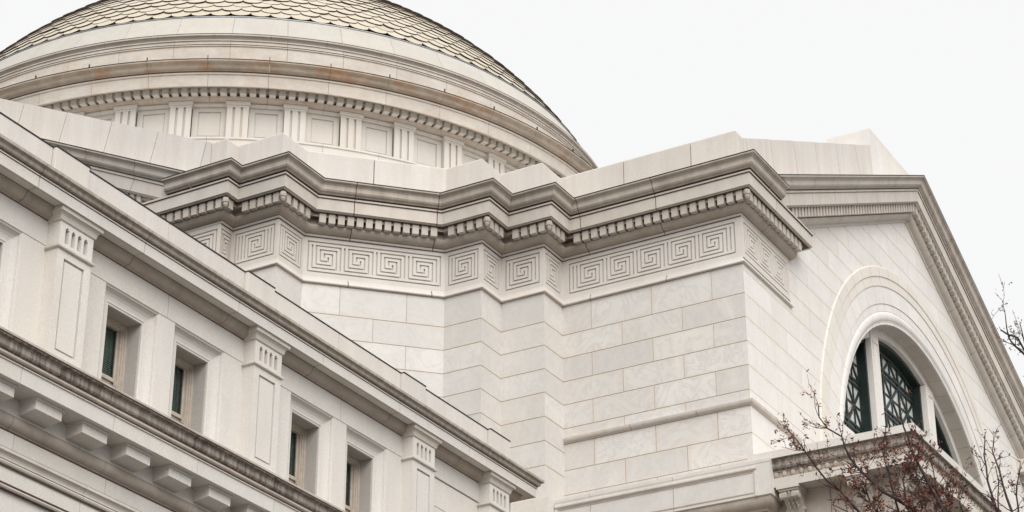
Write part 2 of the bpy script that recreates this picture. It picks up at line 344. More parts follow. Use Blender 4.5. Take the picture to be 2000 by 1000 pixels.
# Greek key frieze panels
def keypanel(i, n, eL=0, eR=0, t0=None, t1=None, mirror=False, margin=0.13):
    Ls = PV.L[i]; a = (-0.03 if i == 1 else 0) if t0 is None else t0; b = (Ls + 0.03 if i == 9 else Ls) if t1 is None else t1
    cols = 8 * n + 1 + eL + eR; W = b - a; px = min(0.118, (W - 2 * margin) / cols); pz = 0.1135
    g = 0.040; mL = (W - px * cols) / 2 - g / 2
    cells = set()
    def vline(c, r0, r1):
        for r in range(2 * r0, 2 * r1 + 1): cells.add((c, r))
    G = set()
    def seg(c0, r0, c1, r1):
        for c in range(2 * min(c0, c1), 2 * max(c0, c1) + 1):
            for r in range(2 * min(r0, r1), 2 * max(r0, r1) + 1): G.add((c, r))
    seg(0, 0, cols, 0); seg(0, 8, cols, 8); seg(0, 0, 0, 8); seg(cols, 0, cols, 8)
    for e in range(eL): seg(1 + e, 1, 1 + e, 7)
    for e in range(eR): seg(cols - 1 - e, 1, cols - 1 - e, 7)
    for q in range(n):
        o = eL + 8 * q
        for path in ([(8, 7), (8, 1), (2, 1), (2, 6), (6, 6), (6, 3), (4, 3), (4, 4)], [(1, 1), (1, 7), (7, 7), (7, 2), (3, 2), (3, 5), (5, 5), (5, 4)]):
            for (c0, r0), (c1, r1) in zip(path, path[1:]): seg(o + c0, r0, o + c1, r1)
    if mirror: G = {(2 * cols - c, r) for c, r in G}
    us = [0, mL]
    for c in range(cols + 1):
        us.append(mL + c * px + g)
        if c < cols: us.append(mL + (c + 1) * px)
    us.append(W)
    H = 1.26; z0 = 27.86; top = 29.11; zt = 28.985                  # rows run downward from the top border
    zs = [top, zt]
    for r in range(9):
        zs.append(zt - r * pz - g)
        if r < 8: zs.append(zt - (r + 1) * pz)
    zs.append(z0)
    lev = lambda ii, jj: 0.050 if (ii - 1, jj - 1) in G else 0.0
    put = lambda u, w, d: (*PV.at(i, a + u, (0.03 if i in (0, 10) else 0.0) - d), w)
    V, F = relief(us, zs, lev, put)
    part_nofix('greek_key_panel', pav, V, F, 'frieze')
keypanel(0, 3, t0=PV.L[0] - RET_FR); keypanel(1, 1, margin=0.05); keypanel(2, 1, 1, 2, mirror=True); keypanel(3, 1, margin=0.11)
keypanel(4, 4); keypanel(5, 1); keypanel(6, 1); keypanel(7, 1); keypanel(8, 1); keypanel(9, 5, 1, 1); keypanel(10, 3, t1=RET_FR)
# closing end of the frieze return
box('frieze_end', pav, C0[0] + RET_FR - 0.004, C0[0] + RET_FR + 0.02, 20.385, 20.5, 27.86, 29.11, 'frieze')
# dentils
dent = mk('dentil', boxv(-0.092, 0.092, -0.425, -0.18, 29.370 - 29.5, 29.655 - 29.5), BF, 'dent')
acv = []; nn = 8
prof_ac = [(0.0, -0.17), (0.035, -0.155), (0.065, -0.10), (0.075, -0.03), (0.095, -0.02), (0.10, 0.05), (0.08, 0.12), (0.0, 0.14)]
for r, z in prof_ac:
    acv += [(r * cos(2 * pi * k / nn), r * sin(2 * pi * k / nn), z) for k in range(nn)]
acf = [[a * nn + k, a * nn + (k + 1) % nn, (a + 1) * nn + (k + 1) % nn, (a + 1) * nn + k] for a in range(len(prof_ac) - 1) for k in range(nn)]
acorn = mk('acorn_drop', acv, acf, 'bed')
for i in range(NS):
    a = PV.shift(i, 0, 0.46); b = PV.L[i] + PV.shift(i, 1, 0.46)
    if i == 0: a = PV.L[0] - RET_FR - 0.3
    if i == NS - 1: b = RET_FR + 0.3
    lo = a + (0.15 if a < 0 else 0.10); hi = b - (0.15 if b > PV.L[i] else 0.10)
    n = max(1, int(round((hi - lo) / 0.272)));
    ang = atan2(PV.d[i][1], PV.d[i][0])
    for k in range(n):
        t = lo + (hi - lo) * (k + 0.5) / n; p = PV.at(i, t, 0)
        link('dentil', dent, pav, (p[0], p[1], 29.5), ang)
for k in (1, 3, 6, 8, 10):
    p = (PV.p[k][0] + PV.m[k][0] * 0.40, PV.p[k][1] + PV.m[k][1] * 0.40); link('acorn_drop', acorn, pav, (*p, 29.50))
# parapet stones above the cornice
for i in range(1, NS - 1):
    js = [2.0, 4.1] if i == 9 else ([1.9] if i == 4 else [])
    cuts = [None] + js + [None]
    for a, b in zip(cuts, cuts[1:]):
        v, f = PV.piece(i, None if a is None else a + 0.012, None if b is None else b - 0.012, [(-0.9, 30.52), (-0.03, 30.52), (-0.03, 31.80), (-0.045, 31.83), (-0.9, 31.83)] if i in (4, 9) else [(-0.5, 30.52), (-0.03, 30.52), (-0.03, 31.80), (-0.045, 31.83), (-0.5, 31.83)])
        part('parapet_stone', pav, v, f, 'parapet')
PP_ = [(-0.75, 30.52), (-0.03, 30.52), (-0.03, 31.80), (-0.045, 31.83), (-0.75, 31.83)]
v, f = PV.piece(10, None, 0.555, PP_); part('parapet_stone', pav, v, f, 'parapet')
v, f = PV.piece(0, PV.L[0] - 0.555, None, PP_); part('parapet_stone', pav, v, f, 'parapet')
# lower framed band of the side wall
LB = Path([C1, C0, (51.2, 20.41)])
BANDP = [(-0.1, 20.74), (0.72, 20.74), (0.745, 20.76), (0.745, 21.60), (0.755, 21.62), (0.755, 21.70), (-0.1, 21.78)]
for a, b in ((0.0, 1.15), (1.165, 3.55), (3.565, None)):
    v, f = LB.piece(0, a, b, BANDP); part('band_stone', pav, v, f, 'marble')
v, f = LB.piece(1, None, 1.3, BANDP); part('band_stone', pav, v, f, 'marble')
FR = [(0.70, 21.42), (0.76, 21.42), (0.80, 21.47), (0.80, 21.50), (0.78, 21.56), (0.78, 21.585), (0.70, 21.585)]
v, f = LB.piece(0, 0.12, 5.9, FR); part('panel_moulding', pav, v, f, 'cornice')
for t in (0.12, 5.84):
    v, f = LB.piece(0, t, t + 0.075, [(0.70, 20.75), (0.785, 20.75), (0.785, 21.42), (0.70, 21.42)]); part('panel_moulding', pav, v, f, 'marble')
for z in (21.385, 20.84):
    v, f = LB.piece(0, 0.25, 5.78, [(0.70, z), (0.757, z), (0.757, z + 0.03), (0.70, z + 0.03)]); part('panel_line', pav, v, f, 'bed')
LOWM = [(-0.1, 20.42), (0.50, 20.42), (0.52, 20.45)] + arc((0.53, 20.47), (0.70, 20.70), 5, -0.3) + [(0.705, 20.738), (-0.1, 20.738)]
for i_, b in ((0, None), (1, 1.6)):
    v, f = LB.piece(i_, 0.0 if i_ == 0 else None, b, LOWM); part('lower_bed_moulding', pav, v, f, 'bed')
    v, f = LB.piece(i_, 0.0 if i_ == 0 else None, b, [(-0.1, 18.6), (0.44, 18.6), (0.44, 20.415), (-0.1, 20.415)]); part('lower_wall_stone', pav, v, f, 'bed')
# carved leaf rows on the wall just under the lower bed moulding
lv_, lf_ = [], []
for r in range(3):
    for k in range(34):
        t = 5.5 + 0.44 - 0.1 - k * 0.11 + 0.05 * (r % 2); z = 20.33 - r * 0.12
        x, y = LB.p[0][0] + LB.d[0][0] * t + LB.n[0][0] * 0.46, LB.p[0][1] + LB.d[0][1] * t
        s = len(lv_); lv_ += [(x + 0.03, y - 0.05, z + 0.05), (x + 0.03, y + 0.05, z + 0.05), (x + 0.03, y, z - 0.07), (x - 0.05, y, z + 0.0)]
        lf_ += [[s, s + 1, s + 3], [s + 1, s + 2, s + 3], [s + 2, s, s + 3]]
part('carved_leaf_band', pav, lv_, lf_, 'bed', kind='stuff')
PB = [(-0.1, 18.0), (0.10, 18.0), (0.10, 21.68), (-0.1, 21.72)]
for i in (5, 6, 7, 8):
    v, f = PV.piece(i, None, None, PB); part('pier_base_stone', pav, v, f, 'marble')

# --- gables (left half of the south gable, its mirror image, and the near half of the west gable)
SL = 0.479; AL = math.atan(SL); CA, SA = cos(AL), sin(AL)
def gable(O, u, n, A, detail, start=0.73, full=True):
    """O wall corner, u along the wall toward the apex, n outward, A distance to the apex"""
    P = lambda a, o, z: (O[0] + u[0] * a + n[0] * o, O[1] + u[1] * a + n[1] * o, z)
    zl = lambda a: 30.51 + SL * (a - start)
    def rk(prof, cut0, cut1, name, mat, k=0.97):
        # cut: ('s',s) perpendicular to the slope or ('a',a) vertical plane
        def loop(cut):
            out = []
            for o, z in prof:
                h = z - 30.51
                if cut[0] == 'a': aa = cut[1]; s = (aa - start + h * SA) / CA
                else: s = cut[1]; aa = start + s * CA - h * SA
                out.append(P(aa, o * k, 30.51 + s * SA + h * CA))
            return out
        v, f = prism(loop(cut0), loop(cut1)); part(name, pav, v, f, mat)
    S1 = (A - start) / CA
    js = []; s = S1 - 0.75
    while s > 1.4: js.append(s); s -= 2.05
    js = js[::-1]
    def chain(prof, name, mat, a0, gap=0.02):
        cuts = [('a', a0)] + [('s', x) for x in js if x * CA + start > a0 + 0.5] + [('a', A)]
        for c0, c1 in zip(cuts, cuts[1:]):
            d0 = (c0[0], c0[1] + (gap / 2 if c0[0] == 's' else 0)); d1 = (c1[0], c1[1] - (gap / 2 if c1[0] == 's' else 0))
            rk(prof, d0, d1, name, mat)
    chain(CYMA, 'raking_cymatium_stone', 'cyma' if detail == 2 else 'cyma_r', start + 0.0)  # right half darker: heavier staining, plus its shadowed underside put into the colour
    chain(CORO, 'raking_corona_stone', 'cornice', start + 0.35)
    chain(DBAND, 'raking_dentil_band', 'bed', start + 1.6)
    chain(BED, 'raking_bed_stone', 'cornice', start + 1.9)
    chain(CAPF, 'raking_fillet_stone', 'frieze', start + 2.2)
    rk(LEAD, ('a', start), ('a', A), 'raking_flashing', 'lead')
    rk(fill(CYMA), ('a', start + 0.1), ('a', A - 0.05), 'joint_filling', 'rustjoint'); rk(fill(CORO), ('a', start + 1.0), ('a', A - 0.05), 'joint_filling', 'rustjoint')
    # sheared dentils with plumb sides
    d0 = 29.385 - 30.51; d1 = 29.655 - 30.51; w = 0.075
    V = []
    for o in (0.16, 0.42):
        for da, h in ((-w, d0), (w, d0), (w, d1), (-w, d1)):
            V.append((u[0] * da + n[0] * o, u[1] * da + n[1] * o, h / CA + SL * da))
    me = mk('raking_dentil', V, [[0, 1, 2, 3], [4, 7, 6, 5], [0, 4, 5, 1], [1, 5, 6, 2], [2, 6, 7, 3], [3, 7, 4, 0]], 'dent')
    a = A - 0.16
    while a > start + 2.0:
        link('raking_dentil', me, pav, P(a, 0, zl(a))); a -= 0.245
    # raking parapet
    t0_ = 31.84 - SL * 0.56
    zt = lambda a_: t0_ + 0.474 * a_
    pj = []; s = 0.95
    while s < A - 2.9: pj.append(s); s += 1.78
    cuts = [0.56] + pj + [A - 2.64]
    for c0, c1 in zip(cuts, cuts[1:]):
        def q(a_, top): return a_ - (0.40 if top else -0.22) * SL if a_ not in (cuts[0], cuts[-1]) else a_
        pts = []
        for o in (-0.03, -0.75):
            pts.append([P(q(c0, 0) + 0.013, o, zl(q(c0, 0)) - 0.1), P(q(c1, 0) - 0.013, o, zl(q(c1, 0)) - 0.1), P(q(c1, 1) - 0.013, o, zt(q(c1, 1))), P(q(c0, 1) + 0.013, o, zt(q(c0, 1)))])
        v, f = prism(pts[0], pts[1]); part('raking_parapet_stone', pav, v, f, 'parapet')
    # roof slope behind the parapet
    pts = [[P(a_, o, zl(a_) + 0.3) for a_ in (0.3, A)] + [P(a_, o, zl(a_) - 0.4) for a_ in (A, 0.3)] for o in (-0.8, -16.0)]
    v, f = prism(*pts); part('roof', pav, v, f, 'granite')
    return P, zl
Psl, zls = gable(C0, (1, 0), (0, -1), CX - C0[0], 1)
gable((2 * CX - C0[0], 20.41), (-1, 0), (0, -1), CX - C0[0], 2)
gable(C9, (0, 1), (-1, 0), CY - C9[1], 0, start=0.66)
# mirrored right-hand return of the horizontal cornice
RV = Path([(2 * CX - S0[0], 20.41), (2 * CX - C0[0], 20.41), (2 * CX - C0[0], 26)])
for nm, pf, mt, ret in (('taenia_stone', TAEN, 'frieze', RET_FR + 0.1), ('frieze_cap_stone', CAPF, 'frieze', RET_FR), ('bed_moulding_stone', BED, 'bed', RET_FR + 0.15), ('dentil_band', DBAND, 'bed', RET_FR + .3),
                        ('corona_stone', CORO, 'cornice', RET_CO), ('cymatium_stone', CYMA, 'cyma', RET_CY), ('frieze_stone', [(-0.1, 27.9), (0.03, 27.9), (0.03, 29.11), (-0.1, 29.11)], 'frieze', RET_FR)):
    v, f = RV.piece(0, RV.L[0] - ret, None, pf); part(nm, pav, v, f, mt)
    v, f = RV.piece(1, None, 5.0, pf); part(nm, pav, v, f, mt)
for k in range(12):
    link('dentil', dent, pav, (2 * CX - C0[0] - 3.2 + k * 0.272, 20.41, 29.5), 0)
# apex blocks
for nm, (x0, x1, y0, y1) in (('apex_block', (58.95, 64.25, 20.415, 21.92)), ('apex_block', (41.215, 42.7, CY - 2.65, CY + 2.65))):
    if x0 > 50:
        box(nm, pav, x0, x0 + 1.12, y0, y1, 35.0, 37.49, 'marble_s'); box(nm, pav, x0 + 1.135, x1, y0, y1, 35.0, 37.49, 'marble_s')
    else: box(nm, pav, x0, x1, y0, y1, 35.0, 37.6, 'granite')
# --- gable wall with the great lunette
AZ = 23.75; RO, RG, RT, RI = 9.02, 8.36, 7.55, 7.15    # outer band, groove, torus, opening radii
YG = 20.41
def outer(th, x0=47.9, x1=75.3, zb=20.5):
    dx, dz = cos(th), sin(th); best = 1e9
    for (nx, nz, c) in ((1, 0, x1), (-1, 0, -x0), (0, -1, -zb)):
        dn = dx * nx + dz * nz
        if dn > 1e-6: best = min(best, (c - (CX * nx + AZ * nz)) / dn)
    for sg in (1, -1):
        dn = dz + SL * sg * dx; c = 30.51 + SL * (CX - C0[0] - 0.73) - 1.0 - AZ
        if dn > 1e-6: best = min(best, c / dn)
    return best
V = []; F = []; nb = 96
for k in range(nb + 1):
    th = pi * k / nb; r = outer(th)
    for rr, y in ((RT + 0.1, YG + 0.013), (r, YG + 0.013), (RT + 0.1, YG + 0.5), (r, YG + 0.5)): V.append((CX + rr * cos(th), y, AZ + rr * sin(th)))
for k in range(nb):
    a = 4 * k; F += [[a, a + 4, a + 5, a + 1], [a + 2, a + 3, a + 7, a + 6], [a, a + 2, a + 6, a + 4], [a + 1, a + 5, a + 7, a + 3]]
part('gable_backing', pav, V, F, 'mortar')
def clip(poly, nx, nz, c):                  # keep nx*x+nz*z<=c
    out = []
    for i in range(len(poly)):
        p, q = poly[i], poly[(i + 1) % len(poly)]; dp = nx * p[0] + nz * p[1] - c; dq = nx * q[0] + nz * q[1] - c
        if dp <= 0: out.append(p)
        if (dp < 0 < dq) or (dq < 0 < dp):
            t = dp / (dp - dq); out.append((p[0] + t * (q[0] - p[0]), p[1] + t * (q[1] - p[1])))
    return out
rows = [21.4, 22.10, 22.80, 23.57, 24.02, 24.72, 25.41, 26.11, 26.81, 27.51, 28.21, 28.91, 29.61, 30.31, 31.01, 31.71, 32.41, 33.11, 33.81, 34.51, 35.21]
zapex = 30.51 + SL * (CX - C0[0] - 0.73)
for r, (z0, z1) in enumerate(zip(rows, rows[1:])):
    x = C0[0]; edges = [C0[0]]; x = C0[0] + (0.95 if r % 2 else 1.85)
    while x < 2 * CX - C0[0] - 0.4: edges.append(x); x += 1.83
    edges.append(2 * CX - C0[0])
    for x0, x1 in zip(edges, edges[1:]):
        g0 = 0.0 if x0 == edges[0] else 0.006; g1 = 0.0 if x1 == edges[-1] else 0.006
        poly = [(x0 + g0, z0 + 0.006), (x1 - g1, z0 + 0.006), (x1 - g1, z1 - 0.006), (x0 + g0, z1 - 0.006)]
        for sg in (1, -1):
            poly = clip(poly, SL * sg, 1, zapex - 1.30 + SL * sg * CX) if poly else poly
        if len(poly) < 3: continue
        cx_ = (x0 + x1) / 2 - CX; cz_ = (z0 + z1) / 2 - AZ; d = hypot(cx_, cz_)
        if cz_ > 0 and d < RO + 2.5:
            if d < RT - 0.4: continue
            poly = clip(poly, -cx_ / d, -cz_ / d, -(8.0 + (CX * cx_ + AZ * cz_) / d))
            if len(poly) < 3: continue
        elif cz_ <= 0 and abs(cx_) < 8.0: continue
        if x0 == edges[0]:                   # mitre with the side wall
            A_ = [(x, YG, z) for x, z in poly]; B_ = [(x + (0.14 if x < C0[0] + 0.001 else 0), YG + 0.14, z) for x, z in poly]
        else: A_ = [(x, YG, z) for x, z in poly]; B_ = [(x, YG + 0.14, z) for x, z in poly]
        v, f = prism(A_, B_); part('wall_stone', pav, v, f, 'marble_s')
def ringpiece(prof, th0, th1, n, name, mat, parent=pav):   # prof: (radius, y)
    V = []; m = len(prof)
    for k in range(n + 1):
        th = th0 + (th1 - th0) * k / n
        V += [(CX + r * cos(th), y, AZ + r * sin(th)) for r, y in prof]
    F = [[k * m + i, k * m + (i + 1) % m, (k + 1) * m + (i + 1) % m, (k + 1) * m + i] for k in range(n) for i in range(m)]
    F += [list(range(m))[::-1], list(range(n * m, n * m + m))]
    return part(name, parent, V, F, mat)
NV = 31
for k in range(NV):
    a0 = pi * k / NV + 0.0008; a1 = pi * (k + 1) / NV - 0.0008
    ringpiece([(RO, YG + 0.12), (RO, YG - 0.02), (RO - 0.03, YG - 0.045), (RO - 0.33, YG - 0.05), (RO - 0.36, YG - 0.025), (RG + 0.02, YG - 0.025), (RG + 0.01, YG - 0.005), (RG + 0.01, YG + 0.12)], a0, a1, 4, 'archivolt_stone', 'arch')
    ringpiece([(RG - 0.02, YG + 0.12), (RG - 0.02, YG - 0.005), (RT + 0.26, YG - 0.008), (RT + 0.26, YG + 0.12)], a0, a1, 4, 'voussoir', 'marble_s')
    tor = [(RT + 0.25, YG + 0.12), (RT + 0.25, YG + 0.012), (RT + 0.02, YG + 0.012)] + [(RT - 0.14 + 0.15 * cos(t), YG + 0.05 - 0.075 * sin(t)) for t in (0.4, 0.9, 1.4, 1.9, 2.4, 2.8)] + [(RI + 0.06, YG + 0.05), (RI, YG + 0.05), (RI, YG + 0.12)]
    ringpiece(tor, a0, a1, 4, 'arch_roll_stone', 'marble_s')
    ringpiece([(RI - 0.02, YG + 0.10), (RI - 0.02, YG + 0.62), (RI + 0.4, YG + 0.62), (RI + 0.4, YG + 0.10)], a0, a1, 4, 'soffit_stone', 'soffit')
    ringpiece([(RI - 0.01, YG + 0.53), (RI - 0.30, YG + 0.53), (RI - 0.30, YG + 0.68), (RI - 0.01, YG + 0.68)], a0, a1, 4, 'inner_ring_stone', 'marble_s')
# lunette window: stone mullions, glass, bronze grille
RW = RI - 0.29
lun = box('lunette_sill', pav, CX - RW - 0.5, CX + RW + 0.5, YG + 0.1, YG + 1.2, 24.6, 25.55, 'marble_s')
for sx in (-1, 1):
    xc = CX + sx * 2.47; h = sqrt(RW ** 2 - 2.2 ** 2)
    mu = box('mullion', pav, xc - 0.34, xc + 0.34, YG + 0.50, YG + 0.97, 25.5, AZ + h - 0.02, 'marble_s')
    for q in (-0.22, 0.19):
        box('mullion_fillet', mu, xc + q, xc + q + 0.03, YG + 0.47, YG + 0.50, 25.6, AZ + h - 0.3, 'marble_s')
    box('mullion_fillet', mu, xc - 0.19, xc + 0.19, YG + 0.47, YG + 0.50, AZ + h - 0.33, AZ + h - 0.30, 'marble_s')
YGl = YG + 0.92
def bar(p, q, w, d0, d1):
    dx, dz = q[0] - p[0], q[1] - p[1]; l = hypot(dx, dz); nx, nz = -dz / l * w, dx / l * w
    a = [(p[0] + nx, p[1] + nz), (q[0] + nx, q[1] + nz), (q[0] - nx, q[1] - nz), (p[0] - nx, p[1] - nz)]
    return prism([(x, d0, z) for x, z in a], [(x, d1, z) for x, z in a])
for (xa, xb) in ((CX - RW, CX - 2.81), (CX - 2.13, CX + 2.13), (CX + 2.81, CX + RW)):
    topz = lambda x: AZ + sqrt(max(0.0, RW ** 2 - (x - CX) ** 2))
    n = 24; xs = [xa + (xb - xa) * k / n for k in range(n + 1)]
    xs = [x for x in xs if topz(x) > 25.6]
    lo = [(x, 25.5) for x in xs]; hi = [(x, topz(x)) for x in xs]
    poly = lo + hi[::-1]
    win = part('lunette_window', pav, [(x, YGl + 0.07, z) for x, z in poly], [list(range(len(poly)))], 'glass_l')
    rim = []
    pl = lo[::1] + hi[::-1]
    for i in range(len(pl)):
        rim.append(bar(pl[i], pl[(i + 1) % len(pl)], 0.12, YG + 0.685, YGl + 0.15))
    for i in range(len(hi) - 1):
        (x0, z0), (x1, z1) = hi[i], hi[i + 1]
        rim.append(bar((x0, z0 - 0.26), (x1, z1 - 0.26), 0.04, YGl - 0.02, YGl + 0.12))
    v, f = cat(*rim); part('bronze_frame', win, v, f, 'bronze')
    # rails and star lattice, clipped to the opening
    H = [26.75, 28.35, 29.7]
    xl, xr = xs[0] + 0.15, xs[-1] - 0.15
    def inside(x, z): return xl <= x <= xr and z < topz(x) - 0.25 and z > 25.5
    def addbar(nm, p, q, w, d0, d1):
        N_ = 40; run_ = [t / N_ for t in range(N_ + 1) if inside(p[0] + (q[0] - p[0]) * t / N_, p[1] + (q[1] - p[1]) * t / N_)]
        if len(run_) < 3: return
        a, b = run_[0], run_[-1]
        pp = (p[0] + (q[0] - p[0]) * a, p[1] + (q[1] - p[1]) * a); qq = (p[0] + (q[0] - p[0]) * b, p[1] + (q[1] - p[1]) * b)
        v, f = bar(pp, qq, w, d0, d1); part(nm, win, v, f, 'bronze')
    for z in H:
        addbar('rail', (xl, z + 0.09), (xr, z + 0.09), 0.036, YGl + 0.005, YGl + 0.065)
        addbar('rail', (xl, z - 0.09), (xr, z - 0.09), 0.036, YGl + 0.005, YGl + 0.065)
    Z = [25.5] + H + [31.0]
    cells = max(1, round((xb - xa) / 1.42)); cw = (xb - xa) / cells
    for z0, z1 in zip(Z, Z[1:]):
        for k in range(cells):
            x0 = xa + k * cw; x1 = x0 + cw; m = ((x0 + x1) / 2, (z0 + z1) / 2)
            addbar('lattice_bar', (x0, z0), (x1, z1), 0.040, YGl + 0.020, YGl + 0.066); addbar('lattice_bar', (x0, z1), (x1, z0), 0.040, YGl + 0.024, YGl + 0.067)
            addbar('lattice_bar', (m[0], z0), (m[0], z1), 0.030, YGl + 0.028, YGl + 0.068)
            addbar('lattice_bar', (x0, m[1]), (x1, m[1]), 0.022, YGl + 0.032, YGl + 0.069)
            if k: addbar('lattice_bar', (x0, z0), (x0, z1), 0.045, YGl + 0.010, YGl + 0.0665)
box('added_lunette_backing', pav, 53.0, 70.2, 21.75, 21.8, 24.5, 31.0, 'added_pane_backing')  # white panel added behind the panes to brighten them

# ------------------------------------------------------------------ rotunda drum and dome
dome = root('rotunda_dome', (CX, CY, 0), 'low scalloped tile dome on a stone drum with triglyphs and dentils', 'dome')
AZN = radians(-142.5)                                   # side that faces the square
def rev(prof, half, n=4):                               # wedge of revolution about the axis, centred on +X
    V = []; m = len(prof)
    for k in range(n + 1):
        a = -half + 2 * half * k / n; V += [(r * cos(a), r * sin(a), z) for r, z in prof]
    F = [[k * m + i, k * m + (i + 1) % m, (k + 1) * m + (i + 1) % m, (k + 1) * m + i] for k in range(n) for i in range(m)]
    F += [list(range(m))[::-1], list(range(n * m, n * m + m))]
    return V, F
def revmesh(name, prof, half, mat, n=4):
    v, f = rev(prof, half, n); return mk(name, v, f, mat)
def at_axis(name, me, a, **kw): return link(name, me, dome, (CX, CY, 0), a, **kw)
BAY = 2 * pi / 46
v, f = rev([(13.9, 28.0), (13.9, 39.45), (13.0, 39.45), (13.0, 28.0)], pi, 96); part('drum_core', dome, [(x + CX, y + CY, z) for x, y, z in v], f, 'mortar')
def tri():
    sh = []; R0 = 13.95
    def blk(t0, t1, r0, r1, z0, z1):
        vv = []
        for z in (z0, z1):
            for r, t in ((r0, t0), (r1, t0), (r1, t1), (r0, t1)): vv.append((r * cos(t / 14.1), r * sin(t / 14.1), z))
        return vv, BF
    for c in (-0.27, 0.0, 0.27): sh.append(blk(c - 0.095, c + 0.095, R0, 14.17, 38.02, 39.20))
    sh.append(blk(-0.365, 0.365, R0, 14.10, 38.02, 39.2005)); sh.append(blk(-0.375, 0.375, R0, 14.19, 39.20, 39.27)); sh.append(blk(-0.41, 0.41, R0, 14.24, 39.273, 39.40))
    return cat(*sh)
v, f = tri(); me_tri = mk('triglyph', v, f, 'drum')
def metope():
    hw = BAY * 14.0 / 2 - 0.372
    us = [-hw, -hw + 0.20, -hw + 0.23, hw - 0.23, hw - 0.20, hw]; zs = [38.02, 38.16, 38.19, 39.07, 39.10, 39.26]
    lev = lambda i, j: 0.0 if (i in (0, 4) or j in (0, 4)) else (0.05 if (i in (1, 3) or j in (1, 3)) else 0.035)
    return relief(us, zs, lev, lambda u, w, d: ((14.0 - d) * cos(u / 14.0), (14.0 - d) * sin(u / 14.0), w))
v, f = metope(); me_met = mk('metope_panel', v, f, 'drum', fix=False)
g_ = 0.00035
me_cap = revmesh('drum_fillet_stone', [(13.9, 39.27), (14.08, 39.27), (14.10, 39.38), (13.9, 39.40)], BAY / 2 - g_, 'drum')
me_base = revmesh('drum_base_stone', [(13.8, 37.0), (14.28, 37.0), (14.28, 37.86), (14.32, 37.88), (14.32, 37.95), (14.2, 38.02), (13.8, 38.02)], BAY / 2 - g_, 'drum')
me_bed = revmesh('drum_bed_stone', [(13.8, 39.402), (14.20, 39.402)] + arc((14.21, 39.41), (14.33, 39.50), 3, -0.3) + [(14.34, 39.515), (14.20, 39.516), (14.20, 39.66), (13.8, 39.66)], BAY / 2 - g_, 'bed')
me_cor = revmesh('drum_corona_stone', [(13.8, 39.78), (14.55, 39.78), (14.60, 39.72), (14.80, 39.72), (14.80, 39.60), (14.865, 39.60), (14.885, 40.03), (14.93, 40.04), (14.935, 40.09), (14.90, 40.10), (14.90, 40.13), (13.8, 40.15)], BAY / 2 - g_, 'drum_band')
me_cym = revmesh('drum_gutter_stone', [(13.8, 40.152), (14.95, 40.14), (14.965, 40.17)] + scurve((14.97, 40.18), (15.22, 40.36), 6, 0.5) + [(15.25, 40.37), (15.25, 40.42), (13.8, 40.60)], BAY / 2 - g_, 'drum_cyma')
me_fl = revmesh('gutter_flashing', [(15.0, 40.45), (15.262, 40.424), (15.262, 40.445), (15.0, 40.47)], BAY / 2, 'lead')
me_att = revmesh('drum_attic_stone', [(13.6, 40.4), (14.27, 40.4), (14.27, 41.53), (14.31, 41.55), (14.31, 41.585), (14.23, 41.60), (14.23, 41.77), (14.27, 41.79), (14.27, 41.82), (13.6, 41.85)], BAY / 2 - g_, 'drum_band')
me_mo = revmesh('drum_moulding_stone', [(13.5, 41.85), (14.16, 41.825), (14.16, 41.85)] + arc((14.17, 41.86), (14.30, 41.98), 4, 0.3) + [(14.31, 42.03), (14.16, 42.06), (13.5, 42.06)], BAY / 2 - g_, 'drum_band')
me_cu = revmesh('roof_curb_stone', [(13.3, 42.062), (14.13, 42.062), (13.80, 42.66), (13.49, 43.24), (13.2, 43.24)], BAY / 2 - g_, 'curb')
me_zn = revmesh('zinc_strip', [(13.2, 43.245), (13.515, 43.242), (13.515, 43.275), (13.2, 43.30)], BAY / 2, 'zinc')
kmin, kmax = -13, 13
for k in range(kmin, kmax + 1):
    a = radians(-146.43) + k * BAY
    at_axis('triglyph', me_tri, a); at_axis('metope_panel', me_met, a + BAY / 2)
    for nm, me in (('drum_fillet_stone', me_cap), ('drum_base_stone', me_base), ('drum_bed_stone', me_bed), ('drum_corona_stone', me_cor), ('drum_gutter_stone', me_cym), ('gutter_flashing', me_fl), ('drum_attic_stone', me_att), ('drum_moulding_stone', me_mo), ('roof_curb_stone', me_cu), ('zinc_strip', me_zn)):
        at_axis(nm, me, a + (0.3 if nm in ('drum_attic_stone', 'roof_curb_stone') else 0.0) * BAY)
for r_, z0_, z1_ in ((14.945, 40.105, 40.142), (14.885, 40.026, 40.042), (14.318, 41.592, 41.612), (14.262, 41.80, 41.824), (14.30, 42.045, 42.064), (14.262, 40.62, 40.632)):
    v, f = rev([(r_ - 0.5, z0_), (r_, z0_), (r_, z1_), (r_ - 0.5, z1_)], radians(105), 120)
    link('ring_joint', mk('ring_joint', v, f, 'soot'), dome, (CX, CY, 0), AZN)
up = mk('lead_upstand', boxv(15.17, 15.22, -0.012, 0.012, 40.40, 40.60), BF, 'lead')
for k in range(kmin, kmax + 1): at_axis('lead_upstand', up, radians(-146.43) + (k + 0.5) * BAY)
def dd():
    sh = []
    def blk(t, r0, r1, z0, z1):
        vv = []
        for z in (z0, z1):
            for r, s in ((r0, -1), (r1, -1), (r1, 1), (r0, 1)): vv.append((r * cos(s * t / 14.5), r * sin(s * t / 14.5), z))
        return vv, BF
    sh.append(blk(0.108, 14.18, 14.55, 39.518, 39.74)); sh.append(blk(0.17, 14.2, 14.44, 39.665, 39.785))
    return cat(*sh)
v, f = dd(); me_dd = mk('drum_dentil', v, f, 'drum')
for k in range(6 * kmin, 6 * kmax + 1): at_axis('drum_dentil', me_dd, radians(-146.43) + (k + 0.5) * BAY / 6)
